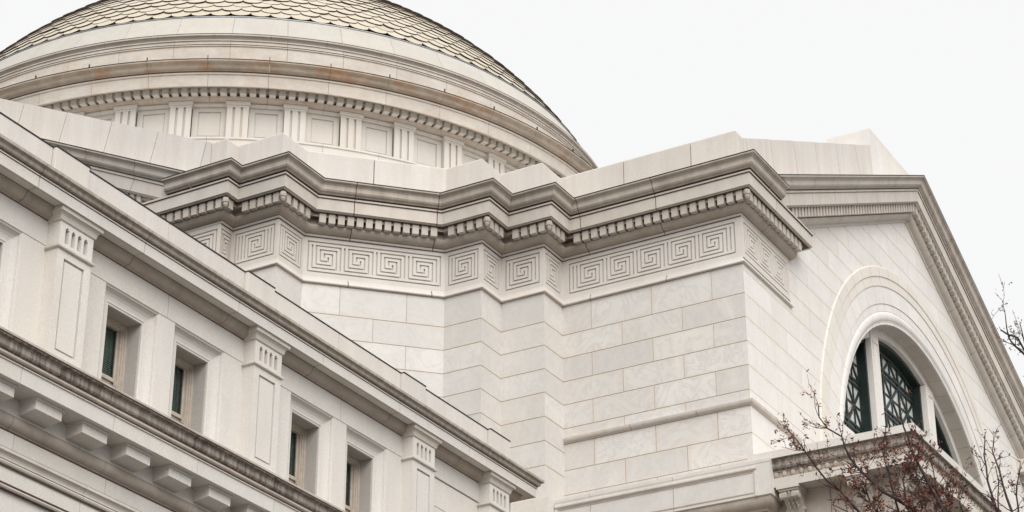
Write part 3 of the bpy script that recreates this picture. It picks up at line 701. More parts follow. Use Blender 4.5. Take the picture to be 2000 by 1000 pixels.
# scalloped tiles on a spherical cap
ZS, RS = 35.0, 15.79
phi0 = math.asin(13.46 / RS); NT = 120; ROW = 0.385
def tile_geom(row, ang):
    phi = phi0 - row * ROW / RS; rad = RS * sin(phi); hw = pi / NT * rad * 0.995
    pts = []
    topd = 0.55; sag = 0.30
    outline = [(-hw, topd), (-hw, 0.0)] + [(-hw * cos(t), -sag * sin(t) ** 0.9 if sin(t) > 0 else 0) for t in (0.35, 0.75, 1.17, pi / 2, pi - 1.17, pi - 0.75, pi - 0.35)] + [(hw, 0.0), (hw, topd)]
    def P(x, s, lift):
        ph = phi - s / RS; r = RS + lift; th = ang + x / rad
        return (CX + r * sin(ph) * cos(th), CY + r * sin(ph) * sin(th), ZS + r * cos(ph))
    base = [(x, s + sag) for x, s in outline]
    jl = random.uniform(-0.012, 0.018); js_ = random.uniform(-0.018, 0.018)
    base = [(x, s + js_) for x, s in base]
    lift = lambda s: 0.075 + jl - 0.095 * s
    top = [P(x, s, lift(s)) for x, s in base]; bot = [P(x, s, lift(s) - 0.04) for x, s in base]
    n = len(top); F = [list(range(n))]; fm = [0]
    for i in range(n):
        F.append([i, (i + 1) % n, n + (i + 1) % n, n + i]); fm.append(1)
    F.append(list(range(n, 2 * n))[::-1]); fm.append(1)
    return top + bot, F, fm
rw_ = (sin(radians(29.94)), -cos(radians(29.94)), 0)
def project(p):
    ya, pi_ = radians(29.94), radians(26.9)
    w = (cos(pi_) * cos(ya), cos(pi_) * sin(ya), sin(pi_)); r = rw_
    u = (r[1] * w[2] - r[2] * w[1], r[2] * w[0] - r[0] * w[2], r[0] * w[1] - r[1] * w[0])
    d = (p[0], p[1], p[2] - 1.7); dw = sum(a * b for a, b in zip(d, w))
    return 1000 + 4215 * sum(a * b for a, b in zip(d, r)) / dw, 500 - 4215 * sum(a * b for a, b in zip(d, u)) / dw
tiles = []
for row in range(0, 27):
    for k in range(NT):
        ang = radians(-150.25) + (k + 0.5 * (row % 2)) * 2 * pi / NT
        da = (ang - AZN + pi) % (2 * pi) - pi
        if abs(da) > radians(112): continue
        V, F, fm = tile_geom(row, ang)
        px = [project(q) for q in V[:11]]; w = max(q[0] for q in px) - min(q[0] for q in px); h = max(q[1] for q in px) - min(q[1] for q in px)
        mx_, my_ = sum(q[0] for q in px) / 11, sum(q[1] for q in px) / 11
        vis = -10 < mx_ < 2010 and -8 < my_ < 400 and abs(da) < radians(78)
        tiles.append((w * h if vis else 0, V, F, fm))
tiles.sort(key=lambda t: -t[0])
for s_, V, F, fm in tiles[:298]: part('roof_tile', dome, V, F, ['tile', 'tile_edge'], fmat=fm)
VV = []; FF = []; FM = []
for s_, V, F, fm in tiles[298:]:
    k = len(VV); VV += V; FF += [[i + k for i in q] for q in F]; FM += fm
part('roof_tile_field', dome, VV, FF, ['tile', 'tile_edge'], kind='stuff', fmat=FM)
sv, sf = [], []
nph, nth = 14, 64
for i in range(nph + 1):
    ph = (phi0 + 0.03) * i / nph
    for k in range(nth): sv.append((CX + (RS - 0.08) * sin(ph) * cos(2 * pi * k / nth), CY + (RS - 0.08) * sin(ph) * sin(2 * pi * k / nth), ZS + (RS - 0.08) * cos(ph)))
for i in range(nph):
    for k in range(nth): sf.append([i * nth + k, i * nth + (k + 1) % nth, (i + 1) * nth + (k + 1) % nth, (i + 1) * nth + k])
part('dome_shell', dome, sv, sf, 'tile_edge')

# ------------------------------------------------------------------ museum wing (left foreground)
wing = root('museum_wing', (26, 30, 0), 'pale granite museum wing with attic windows, panelled pilasters and sooty cornices in the left foreground', 'building')
YW = 24.45; XE = 42.39; X0 = 8.6
WP = Path([(X0, YW), (XE, YW), (XE, 31.0)])
box('wall', wing, X0, XE - 0.1, 25.40, 45.0, 0, 21.2, 'dark')
box('lower_wall', wing, X0, XE, 24.62, 25.5, 0, 16.6, 'granite')
PC = [26.15 - 3 * 5.93, 26.15 - 2 * 5.93, 26.15 - 5.93, 26.15, 32.08, 38.01]
jW = [x - X0 for x in (10.05, 13.0, 15.97, 18.93, 21.9, 24.87, 27.84, 30.80, 33.77, 36.73, 39.70)]
U_BED = [(-0.1, 19.88), (0.0, 19.88), (0.02, 19.90)] + arc((0.03, 19.91), (0.19, 20.055), 5, -0.35) + [(0.205, 20.06), (0.205, 20.085), (-0.1, 20.085)]
U_COR = [(-0.1, 20.085), (0.40, 20.085), (0.41, 20.07), (0.45, 20.07), (0.455, 20.29), (0.475, 20.295), (0.475, 20.32), (-0.1, 20.33)]
U_CYM = [(-0.1, 20.332), (0.465, 20.325), (0.475, 20.345)] + scurve((0.48, 20.35), (0.585, 20.455), 6, 0.5) + [(0.60, 20.46), (0.60, 20.52), (-0.1, 20.60)]
for nm, pf, mt in (('bed_moulding_stone', U_BED, 'bed'), ('corona_stone', U_COR, 'granite'), ('cymatium_stone', U_CYM, 'cyma_up')):
    run(nm, wing, WP, 0, jW, pf, mt, gap=0.016); v, f = WP.piece(0, None, None, fill(pf)); part('joint_filling', wing, v, f, 'rustjoint'); v, f = WP.piece(1, None, None, pf); part(nm, wing, v, f, mt)
for z, o, h in ((19.884, 0.012, 0.016), (20.085, 0.208, 0.016), (20.292, 0.463, 0.018), (20.330, 0.478, 0.030)):
    joint(wing, WP, 0, z, o, None, None, h); joint(wing, WP, 1, z, o, None, None, h)
# parapet with slightly projecting blocks over the pilasters, black flashing on top
def parap(x0, x1, o):
    v, f = cbox(x0 + 0.006, x1 - 0.006, YW - o, YW + 0.6, 20.5, 21.43, 0.006); part('parapet_stone', wing, v, f, 'parapet')
    box('coping_flashing', wing, x0, x1, YW - o - 0.012, YW + 0.62, 21.431, 21.455, 'lead')
edges = [X0]
for pc in PC: edges += [pc - 0.47, pc + 0.47]
edges += [41.40, 42.35]
for k, (a, b) in enumerate(zip(edges, edges[1:])):
    blk = k % 2 == 1
    if blk: parap(a, b, 0.01)
    else:
        m = (b - a) / 2; n = max(1, round((b - a) / 2.5))
        for q in range(n): parap(a + (b - a) * q / n, a + (b - a) * (q + 1) / n, -0.075)
# lower modillion cornice
jL = [x - X0 for x in (10.0, 12.44, 14.88, 17.32, 19.76, 22.2, 24.64, 27.08, 29.52, 31.96, 34.4, 36.84)]
L_BAND = [(-0.3, 15.95), (0.0, 15.95), (0.0, 16.285), (-0.3, 16.285)]
L_OVO = [(-0.3, 15.72), (-0.10, 15.72), (-0.085, 15.745)] + arc((-0.08, 15.75), (0.02, 15.925), 5, -0.4) + [(0.03, 15.948), (-0.3, 15.948)]
L_COR = [(-0.3, 16.287), (0.515, 16.287), (0.52, 16.29), (0.53, 16.565), (0.555, 16.57), (0.555, 16.60), (-0.3, 16.60)]
L_TOR = [(-0.3, 16.602), (0.55, 16.602), (0.58, 16.615), (0.60, 16.64), (0.60, 16.665), (0.58, 16.69), (0.555, 16.695), (-0.3, 16.695)]
L_CYM = [(-0.3, 16.70), (0.565, 16.70)] + scurve((0.57, 16.705), (0.685, 16.905), 6, 0.5) + [(0.695, 16.91), (0.70, 16.93), (-0.3, 16.935)]
L_LIP = [(-0.3, 16.937), (0.69, 16.945), (0.715, 16.945), (0.715, 16.985), (-0.3, 17.02)]
L_F1 = [(-0.4, 15.38), (-0.105, 15.38), (-0.105, 15.716), (-0.4, 15.716)]
L_M1 = [(-0.4, 15.10), (-0.11, 15.10), (-0.075, 15.12), (-0.06, 15.15), (-0.075, 15.18)] + arc((-0.075, 15.19), (-0.01, 15.31), 4, 0.35) + [(-0.01, 15.345), (-0.04, 15.376), (-0.4, 15.376)]
L_F2 = [(-0.4, 14.80), (-0.13, 14.80), (-0.13, 15.095), (-0.4, 15.095)]
L_M2 = [(-0.4, 14.70), (-0.16, 14.70), (-0.12, 14.715), (-0.10, 14.745), (-0.12, 14.775), (-0.12, 14.796), (-0.4, 14.796)]
L_F3 = [(-0.4, 14.2), (-0.165, 14.2), (-0.165, 14.695), (-0.4, 14.695)]
for nm, pf, mt, j in (('modillion_band_stone', L_BAND, 'granite', jL), ('ovolo_stone', L_OVO, 'bed', [q + 0.7 for q in jL]), ('lower_corona_stone', L_COR, 'granite', [q + 0.25 for q in jL]), ('torus_stone', L_TOR, 'bed', jL), ('lower_cymatium_stone', L_CYM, 'cyma_wing', jL),
                      ('ledge_stone', L_LIP, 'cyma', jL), ('architrave_stone', L_F1, 'granite', [q + 0.9 for q in jL]), ('architrave_moulding', L_M1, 'cornice', [q + 0.3 for q in jL]), ('architrave_stone', L_F2, 'granite', [q + 0.3 for q in jL]), ('architrave_moulding', L_M2, 'cornice', [q + 0.3 for q in jL]), ('architrave_stone', L_F3, 'granite', jL)):
    run(nm, wing, WP, 0, j, pf, mt, gap=0.012); v, f = WP.piece(1, None, None, pf); part(nm, wing, v, f, mt)
for z, o, h in ((16.600, 0.562, 0.018), (16.698, 0.574, 0.026), (15.950, 0.020, 0.018), (15.720, -0.088, 0.022), (15.378, -0.048, 0.022), (15.186, -0.070, 0.014), (15.098, -0.098, 0.022), (14.797, -0.115, 0.018), (14.698, -0.148, 0.018), (16.9365, 0.704, 0.020)):
    joint(wing, WP, 0, z, o, None, None, h); joint(wing, WP, 1, z, o, None, None, h)
mod = mk('modillion', *cat(prism([(0.025, y, z) for y, z in ((0.02, -0.045), (-0.375, -0.045), (-0.375, -0.215), (0.02, -0.275))], [(0.695, y, z) for y, z in ((0.02, -0.045), (-0.375, -0.045), (-0.375, -0.215), (0.02, -0.275))]), (boxv(0.0, 0.72, -0.40, 0.02, -0.0455, 0.0), BF)), 'granite')
for k in range(-13, 14): link('modillion', mod, wing, (25.45 + 1.2185 * k, YW, 16.2865))
# attic wall, windows, pilasters
Z0, ZT, ZJ = 16.95, 19.885, 19.385
def wstone(x0, x1, z0, z1, d=0.94, o=0.0):
    v, f = cbox(x0 + 0.006, x1 - 0.006, YW - o, YW + d, z0 + 0.005, z1 - 0.005, 0.006); return part('wall_stone', wing, v, f, 'granite')
def window(x0, x1):
    iw = 0.285; dz = 0.30
    w = None
    # moulded surround: left, head, right swept as one mitred frame
    pf = [(0.0, 0.0), (0.012, 0.022)] + [(0.03 + 0.20 * (1 - cos(t)), 0.025 + 0.125 * sin(t)) for t in (0.0, 0.35, 0.7, 1.05, 1.4)] + [(0.245, 0.15), (0.255, 0.165), (iw, 0.165), (iw, 0.21), (0.0, 0.21)]
    rows_ = []
    for i_, d in pf:
        k = i_ * dz / iw
        rows_.append([(x0 + i_, YW + d, Z0), (x0 + i_, YW + d, ZJ - k), (x1 - i_, YW + d, ZJ - k), (x1 - i_, YW + d, Z0)])
    V = [p for r_ in rows_ for p in r_]; n = len(pf)
    F = [[i * 4 + s, i * 4 + s + 1, ((i + 1) % n) * 4 + s + 1, ((i + 1) % n) * 4 + s] for i in range(n) for s in range(3)]
    win = part('attic_window', wing, V, F, 'granite')
    xi0, xi1, zt = x0 + iw, x1 - iw, ZJ - dz
    # reveal slabs
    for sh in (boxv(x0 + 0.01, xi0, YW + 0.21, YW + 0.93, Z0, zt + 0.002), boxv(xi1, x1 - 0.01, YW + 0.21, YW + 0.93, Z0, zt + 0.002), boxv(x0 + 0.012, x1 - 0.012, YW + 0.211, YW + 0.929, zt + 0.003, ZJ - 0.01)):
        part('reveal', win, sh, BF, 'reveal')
    # painted frame in three steps
    yf = YW + 0.50
    for k, (i_, y) in enumerate(((0.045, yf), (0.08, yf + 0.03), (0.115, yf + 0.06))):
        a = (0.0, 0.045, 0.08)[k]
        v, f = cat((boxv(xi0 + a, xi0 + i_, y, y + 0.12, Z0, zt - a), BF), (boxv(xi1 - i_, xi1 - a, y, y + 0.12, Z0, zt - a), BF), (boxv(xi0 + i_, xi1 - i_, y + 0.001, y + 0.12, zt - i_, zt - a), BF))
        part('window_frame', win, v, f, 'paint')
    a = 0.115; g0, g1 = xi0 + a, xi1 - a
    rail = 17.92
    us = part('upper_sash', win, *cat((boxv(g0, g0 + 0.05, yf + 0.11, yf + 0.15, rail, zt - a), BF), (boxv(g1 - 0.05, g1, yf + 0.11, yf + 0.15, rail, zt - a), BF), (boxv(g0 + 0.05, g1 - 0.05, yf + 0.111, yf + 0.15, rail, rail + 0.075), BF)), 'paint')
    part('pane', us, [(g0 + 0.05, yf + 0.13, rail + 0.075), (g1 - 0.05, yf + 0.13, rail + 0.075), (g1 - 0.05, yf + 0.13, zt - a), (g0 + 0.05, yf + 0.13, zt - a)], [[0, 1, 2, 3]], 'glass')
    ls = part('lower_sash', win, *cat((boxv(g0, g0 + 0.06, yf + 0.152, yf + 0.19, Z0, rail - 0.002), BF), (boxv(g1 - 0.06, g1, yf + 0.152, yf + 0.19, Z0, rail - 0.002), BF), (boxv(g0 + 0.06, g1 - 0.06, yf + 0.153, yf + 0.19, rail - 0.05, rail - 0.002), BF)), 'paint')
    part('pane', ls, [(g0 + 0.06, yf + 0.17, Z0), (g1 - 0.06, yf + 0.17, Z0), (g1 - 0.06, yf + 0.17, rail - 0.05), (g0 + 0.06, yf + 0.17, rail - 0.05)], [[0, 1, 2, 3]], 'glass')
    part('sash_horn', us, *cat((boxv(g1 - 0.045, g1 - 0.005, yf + 0.07, yf + 0.11, rail - 0.09, rail + 0.02), BF), (boxv(g1 - 0.04, g1 - 0.01, yf + 0.08, yf + 0.11, rail - 0.14, rail - 0.09), BF)), 'paint')
    # horizontal slats of the blind
    sh = []; z = 17.0
    while z < zt - a:
        sh.append(([(g0 + 0.02, yf + 0.20, z), (g1 - 0.02, yf + 0.20, z), (g1 - 0.02, yf + 0.225, z + 0.038), (g0 + 0.02, yf + 0.225, z + 0.038)], [[0, 1, 2, 3]])); z += 0.045
    v, f = cat(*sh); part('blind', win, v, f, 'blind')
    v, f = cat((boxv(g0 + 0.12, g0 + 0.135, yf + 0.19, yf + 0.195, 17.0, zt - a), BF), (boxv(g1 - 0.135, g1 - 0.12, yf + 0.19, yf + 0.195, 17.0, zt - a), BF)); part('blind_tape', win, v, f, 'zinc')
YP = YW - 0.29
def pilaster(pc):
    hw = 0.455
    us = [-hw, -0.275, -0.232, 0.232, 0.275, hw]; zs = [Z0 + 0.02, 17.36, 17.403, 19.10, 19.145, 19.29]
    lev = lambda i, j: 0.0 if (i in (0, 4) or j in (0, 4)) else (0.060 if (i in (1, 3) or j in (1, 3)) else 0.012)
    V, F = relief(us, zs, lev, lambda u, w, d: (pc + u, YP + d, w))
    b = len(V); V += [(pc - hw, YP, zs[0]), (pc - hw, YW + 0.3, zs[0]), (pc - hw, YW + 0.3, zs[-1]), (pc - hw, YP, zs[-1]), (pc + hw, YP, zs[0]), (pc + hw, YW + 0.3, zs[0]), (pc + hw, YW + 0.3, zs[-1]), (pc + hw, YP, zs[-1])]
    F += [[b, b + 3, b + 2, b + 1], [b + 4, b + 5, b + 6, b + 7], [b + 3, b + 7, b + 6, b + 2]]
    pil = part_nofix('pilaster', wing, V, F, 'granite')
    # necking
    PP = Path([(pc - hw, YW + 0.2), (pc - hw, YP), (pc + hw, YP), (pc + hw, YW + 0.2)])
    sh = [PP.piece(i, None, None, [(-0.05, 19.292), (0.02, 19.292), (0.045, 19.31), (0.05, 19.335), (0.03, 19.36), (0.0, 19.385), (-0.05, 19.385)]) for i in range(3)]
    v, f = cat(*sh); part('necking', pil, v, f, 'cornice')
    # capital block with four round-headed flutes
    fw = 0.050; cs = (-0.255, -0.085, 0.085, 0.255); us = [-hw]
    for c in cs: us += [c - fw, c - fw * 0.55, c + fw * 0.55, c + fw]
    us.append(hw); zs = [19.387, 19.44, 19.68, 19.725, 19.755, 19.84]
    def lev(i, j):
        if j in (0, 4) or i % 4 == 0: return 0.0
        if j == 3: return 0.14 if i % 4 == 2 else 0.0
        return 0.14
    V, F = relief(us, zs, lev, lambda u, w, d: (pc + u, YP + d, w))
    b = len(V); V += [(pc - hw, YP, zs[0]), (pc - hw, YW + 0.3, zs[0]), (pc - hw, YW + 0.3, zs[-1]), (pc - hw, YP, zs[-1]), (pc + hw, YP, zs[0]), (pc + hw, YW + 0.3, zs[0]), (pc + hw, YW + 0.3, zs[-1]), (pc + hw, YP, zs[-1])]
    F += [[b, b + 3, b + 2, b + 1], [b + 4, b + 5, b + 6, b + 7]]
    part_nofix('capital', pil, V, F, 'granite')
    AB = [(-0.05, 19.842), (0.015, 19.842), (0.03, 19.86), (0.035, 19.89)] + arc((0.04, 19.90), (0.10, 19.985), 4, 0.3) + [(0.115, 19.99), (0.12, 20.075), (-0.05, 20.075)]
    sh = [PP.piece(i, None, None, AB) for i in range(3)] + [(boxv(pc - hw + 0.04, pc + hw - 0.04, YP + 0.04, YW, 19.85, 20.07), BF)]
    v, f = cat(*sh); part('abacus', pil, v, f, 'cornice')
for pc in PC + [41.36]: pilaster(pc)
for pc in PC[:5]:
    for a, b in ((1.23, 2.80), (3.29, 4.86)): window(pc + a, pc + b)
    wstone(pc + 0.40, pc + 1.23, Z0, ZJ); wstone(pc + 2.80, pc + 3.29, Z0, ZJ); wstone(pc + 4.86, pc + 5.53, Z0, ZJ)
    wstone(pc + 0.40, pc + 3.045, ZJ, ZT); wstone(pc + 3.045, pc + 5.53, ZJ, ZT)
    box('pilaster_backing', wing, pc - 0.42, pc + 0.42, YW + 0.005, YW + 0.9, Z0, ZT, 'granite')
box('pilaster_backing', wing, 37.6, 38.42, YW + 0.005, YW + 0.9, Z0, ZT, 'granite')
wstone(38.40, 40.98, ZJ + 0.02, ZT); wstone(38.40, 40.98, 18.72, ZJ + 0.02, o=-0.035); wstone(38.40, 40.98, 17.9, 18.72, o=-0.035); wstone(38.40, 40.98, Z0, 17.9, o=-0.035)
wstone(40.98, XE, Z0, ZT); box('end_wall', wing, XE - 0.5, XE - 0.004, YW + 0.95, 31, 0, 19.9, 'granite')
for z in range(0, 17): pass

# ------------------------------------------------------------------ entrance portico (lower right)
por = root('entrance_portico', (CX, 18.0, 0), 'stone entrance portico with stained cornice, egg-and-dart band and scroll brackets below the arched window', 'portico')
PX0, PX1, PY0 = 47.90, 2 * CX - 47.90, 16.60
PO = Path([(PX0, 20.3), (PX0, PY0), (PX1, PY0), (PX1, 20.3)])
P_LIP = [(-0.2, 21.70), (0.735, 21.70), (0.735, 21.90), (-0.2, 21.94)]
P_CYM = [(-0.2, 21.38), (0.60, 21.38)] + scurve((0.61, 21.39), (0.715, 21.69), 6, 0.5) + [(0.715, 21.698), (-0.2, 21.698)]
P_EGG = [(-0.2, 21.19), (0.55, 21.19), (0.56, 21.21), (0.56, 21.36), (0.60, 21.365), (0.60, 21.378), (-0.2, 21.378)]
P_COR = [(-0.2, 20.97), (0.60, 20.97), (0.61, 20.95), (0.64, 20.95), (0.64, 21.185), (-0.2, 21.185)]
P_FRZ = [(-0.6, 19.3), (0.05, 19.3), (0.05, 20.90), (0.10, 20.92), (0.10, 20.968), (-0.6, 20.968)]
P_ARC = [(-0.6, 18.2), (0.0, 18.2), (0.0, 18.6), (0.04, 18.6), (0.04, 19.05), (0.10, 19.1), (0.10, 19.29), (-0.6, 19.29)]
for i in range(3):
    js = splits(PO.L[i], 2.9, 1.0) if i == 1 else [1.9]
    for nm, pf, mt in (('cornice_lip_stone', P_LIP, 'granite'), ('gutter_stone', P_CYM, 'cyma_wing'), ('ornament_band', P_EGG, 'bed'), ('corona_stone', P_COR, 'cornice'), ('frieze_stone', P_FRZ, 'bed'), ('architrave_stone', P_ARC, 'granite')):
        run(nm, por, PO, i, js, pf, mt)
# eggs and darts: rows of half eggs
ev, ef = [], []
def egg(px, py, nx, ny, w, dart):
    global ev, ef
    dx, dy = -ny, nx; s = len(ev)
    rings = [(0.075, 0.7), (0.03, 1.0), (-0.03, 0.85), (-0.075, 0.25)] if not dart else [(0.07, 0.4), (0.0, 0.5), (-0.05, 0.5), (-0.08, 0.1)]
    for z, k in rings:
        for t in (-1.3, -0.6, 0.0, 0.6, 1.3):
            ev.append((px + dx * w * k * sin(t) + nx * (0.055 * k * cos(t)), py + dy * w * k * sin(t) + ny * (0.055 * k * cos(t)), 21.285 + z))
    for r_ in range(3):
        for c in range(4): ef.append([s + r_ * 5 + c, s + r_ * 5 + c + 1, s + r_ * 5 + 6 + c, s + r_ * 5 + 5 + c])
for i in range(2):
    a = 0; b = PO.L[i] + (0.56 if i == 0 else 0.0); t = a
    if i == 1: a = t = -0.5; b = 14
    k = 0
    while t < b:
        p = PO.at(i, t, 0.56); egg(p[0], p[1], PO.n[i][0], PO.n[i][1], 0.075 if k % 2 == 0 else 0.025, k % 2 == 1); t += 0.115; k += 1
part('egg_and_dart', por, ev, ef, 'bed', kind='stuff')
# scroll brackets under the soffit
def bracket():
    sh = [(boxv(-0.30, 0.30, -0.60, 0.0, -0.08, 0.0), BF), (boxv(-0.26, 0.26, -0.55, 0.0, -0.13, -0.08), BF)]
    side = [(-0.05, -0.60)] + [(-0.05 - 0.50 + 0.0, -0.60)]
    prof = [(0.0, -0.13), (-0.50, -0.13), (-0.53, -0.20), (-0.50, -0.28), (-0.42, -0.31), (-0.34, -0.28), (-0.26, -0.33), (-0.16, -0.45), (-0.06, -0.62), (0.0, -0.66)]
    for x0, x1 in ((-0.22, -0.06), (0.06, 0.22)): sh.append(prism([(x0, y, z) for y, z in prof], [(x1, y, z) for y, z in prof]))
    sh.append(prism([(-0.06, y * 0.92, z * 0.95) for y, z in prof], [(0.06, y * 0.92, z * 0.95) for y, z in prof]))
    for sx in (-1, 1):      # volute discs
        ring = [(0.10 * cos(t), 0.10 * sin(t)) for t in [2 * pi * k / 12 for k in range(12)]]
        sh.append(prism([(sx * 0.22, -0.43 + a, -0.22 + b) for a, b in ring], [(sx * 0.255, -0.43 + a, -0.22 + b) for a, b in ring]))
        ring = [(0.055 * cos(t), 0.055 * sin(t)) for t in [2 * pi * k / 10 for k in range(10)]]
        sh.append(prism([(sx * 0.255, -0.08 + a, -0.50 + b) for a, b in ring], [(sx * 0.22, -0.08 + a, -0.50 + b) for a, b in ring]))
    for k in range(5):       # leaf lobes on the front
        z = -0.16 - 0.07 * k; y = -0.50 + 0.075 * k
        for sx in (-0.11, 0.0, 0.11): sh.append((([(sx - 0.05, y, z + 0.03), (sx + 0.05, y, z + 0.03), (sx, y - 0.05, z), (sx, y - 0.02, z - 0.07)]), [[0, 1, 2], [1, 3, 2], [3, 0, 2]]))
    return cat(*sh)
v, f = bracket(); me_br = mk('scroll_bracket', v, f, 'cornice')
for y in (19.3, 17.5): link('scroll_bracket', me_br, por, (PX0 - 0.05, y, 20.965), radians(-90))
for k in range(0, 16): link('scroll_bracket', me_br, por, (PX0 + 0.05 + 1.82 * k, PY0 - 0.05, 20.965), 0)
box('portico_roof', por, PX0 + 0.05, PX1 - 0.05, PY0 + 0.1, 20.38, 20.98, 21.6, 'granite')
box('portico_ceiling', por, PX0 + 0.6, PX1 - 0.6, PY0 + 0.6, 20.38, 18.3, 18.5, 'granite')
box('back_wall', por, 48.7, 74.5, 20.0, 20.38, 0, 20.9, 'granite')
# columns
def col_mesh():
    prof = [(0.95, 0), (0.95, 0.25), (0.85, 0.3), (0.9, 0.45), (0.76, 0.55), (0.74, 6), (0.64, 16.3), (0.70, 16.4), (0.64, 16.5), (0.68, 17.3), (0.95, 17.9), (0.95, 18.19)]
    n = 24; V = []
    for r, z in prof: V += [(r * cos(2 * pi * k / n), r * sin(2 * pi * k / n), z) for k in range(n)]
    F = [[a * n + k, a * n + (k + 1) % n, (a + 1) * n + (k + 1) % n, (a + 1) * n + k] for a in range(len(prof) - 1) for k in range(n)]
    F.append(list(range((len(prof) - 1) * n, len(prof) * n)))
    return mk('column', V, F, 'granite', smooth=False)
cm = col_mesh()
for k in range(6): link('column', cm, por, (PX0 + 1.0 + k * (PX1 - PX0 - 2.0) / 5, PY0 + 0.5, 0))

# ------------------------------------------------------------------ trees
def pt(x, y, D):           # a point seen at photo position (x, y), D metres away in plan
    ya, pi_ = radians(29.94), radians(26.9)
    w = (cos(pi_) * cos(ya), cos(pi_) * sin(ya), sin(pi_)); r = rw_
    u = (r[1] * w[2] - r[2] * w[1], r[2] * w[0] - r[0] * w[2], r[0] * w[1] - r[1] * w[0])
    d = [w[i] * 4215 + r[i] * (x - 1000) - u[i] * (y - 500) for i in range(3)]; h = hypot(d[0], d[1])
    return (d[0] * D / h, d[1] * D / h, 1.7 + d[2] * D / h)
def tube(pts, rad, n=5):
    V = []; F = []
    for i, p in enumerate(pts):
        a = pts[max(0, i - 1)]; b = pts[min(len(pts) - 1, i + 1)]
        d = [b[k] - a[k] for k in range(3)]; l = sqrt(sum(x * x for x in d)) or 1; d = [x / l for x in d]
        t = (0, 0, 1) if abs(d[2]) < 0.9 else (1, 0, 0)
        e1 = (d[1] * t[2] - d[2] * t[1], d[2] * t[0] - d[0] * t[2], d[0] * t[1] - d[1] * t[0]); l = sqrt(sum(x * x for x in e1)); e1 = [x / l for x in e1]
        e2 = (d[1] * e1[2] - d[2] * e1[1], d[2] * e1[0] - d[0] * e1[2], d[0] * e1[1] - d[1] * e1[0])
        for k in range(n):
            c, s = cos(2 * pi * k / n), sin(2 * pi * k / n); V.append(tuple(p[q] + rad[i] * (c * e1[q] + s * e2[q]) for q in range(3)))
    for i in range(len(pts) - 1):
        for k in range(n): F.append([i * n + k, i * n + (k + 1) % n, (i + 1) * n + (k + 1) % n, (i + 1) * n + k])
    return V, F
def rnd(): 
    while True:
        v = [random.uniform(-1, 1) for _ in range(3)]; l = sqrt(sum(x * x for x in v))
        if 0.1 < l <= 1: return [x / l for x in v]
def build_tree(name, label, base, fork, limbs, r0, leafmat, leaf_n, leaf_s, twig_n, spread, lg):
    t = root(name, base, label, 'tree', 'leaf-bearing trees in front of the portico')
    mid = [(base[k] * 0.5 + fork[k] * 0.5) + (random.uniform(-.15, .15) if k < 2 else 0) for k in range(3)]
    v, f = tube([base, (base[0], base[1], 0.4), tuple(mid), fork], [r0 * 1.7, r0 * 1.25, r0, r0 * 0.7], 10)
    part('trunk', t, v, f, 'bark', smooth=True)
    tw = []; tips = []
    for pts, rr, dens in limbs:
        pts = [tuple(p) for p in pts]; full = []
        for a, b in zip(pts, pts[1:]):
            m = max(1, int(math.dist(a, b) / 0.15))
            for q in range(m):
                s = q / m; full.append(tuple(a[k] + (b[k] - a[k]) * s + random.gauss(0, 0.008) for k in range(3)))
        full.append(pts[-1]); n = len(full)
        rad = [rr * (1 - 0.82 * i / (n - 1)) for i in range(n)]
        v, f = tube(full, rad, 6); part('limb', t, v, f, 'bark', smooth=True)
        for j in range(int(twig_n * dens)):
            i = random.randint(int(n * 0.12), n - 1); p = full[i]; q = full[min(n - 1, i + 1)]; o = full[max(0, i - 1)]
            d = [q[k] - o[k] for k in range(3)]; l = sqrt(sum(x * x for x in d)) or 1; d = [x / l for x in d]
            e = rnd(); d = [d[k] * 0.55 + e[k] * spread + (0.18 if k == 2 else 0) for k in range(3)]
            L_ = random.uniform(0.2, 0.75) * lg; cur = p; pp = [p]
            for s in range(5):
                e = rnd(); d = [d[k] + e[k] * 0.28 for k in range(3)]; l = sqrt(sum(x * x for x in d)); d = [x / l for x in d]
                cur = tuple(cur[k] + d[k] * L_ / 5 for k in range(3)); pp.append(cur)
                if s > 0: tips.append((cur, d, dens))
                if s in (1, 3) and random.random() < 0.6:
                    e = rnd(); dd_ = [d[k] * 0.6 + e[k] * 0.7 + (0.25 if k == 2 else 0) for k in range(3)]; l = sqrt(sum(x * x for x in dd_)); dd_ = [x / l for x in dd_]
                    q1 = tuple(cur[k] + dd_[k] * L_ * 0.2 for k in range(3)); q2 = tuple(q1[k] + (dd_[k] + random.gauss(0, .3)) * L_ * 0.2 for k in range(3))
                    tw.append(tube([cur, q1, q2], [0.0045, 0.0035, 0.002], 3)); tips += [(q1, dd_, dens), (q2, dd_, dens)]
            tw.append(tube(pp, [max(0.002, rad[i] * 0.35) * (1 - 0.13 * s) + 0.0015 for s in range(6)], 4))
        tips += [(full[-1], (0, 0, 1), dens)] * 3
    v, f = cat(*tw); part('twigs', t, v, f, 'bark', kind='stuff')
    V = []; F = []
    for _ in range(leaf_n):
        p, d, dens = random.choice(tips)
        c = [p[k] + random.gauss(0, 0.022) for k in range(3)]
        for q in range(random.choice((1, 1, 2, 3))):
            a = rnd(); b = rnd(); s = leaf_s * random.uniform(0.55, 1.25); cc = [c[k] + random.gauss(0, 0.018) for k in range(3)]
            k0 = len(V)
            V += [tuple(cc[k] - a[k] * s for k in range(3)), tuple(cc[k] + b[k] * s * 0.45 for k in range(3)), tuple(cc[k] + a[k] * s for k in range(3)), tuple(cc[k] - b[k] * s * 0.45 + 0.3 * s * a[k] for k in range(3))]
            F += [[k0, k0 + 1, k0 + 2], [k0, k0 + 2, k0 + 3]]
    me = mk('crown', V, F, leafmat, fix=False); link('crown', me, t, (0, 0, 0), kind='stuff')
    return t
D1 = 30.0
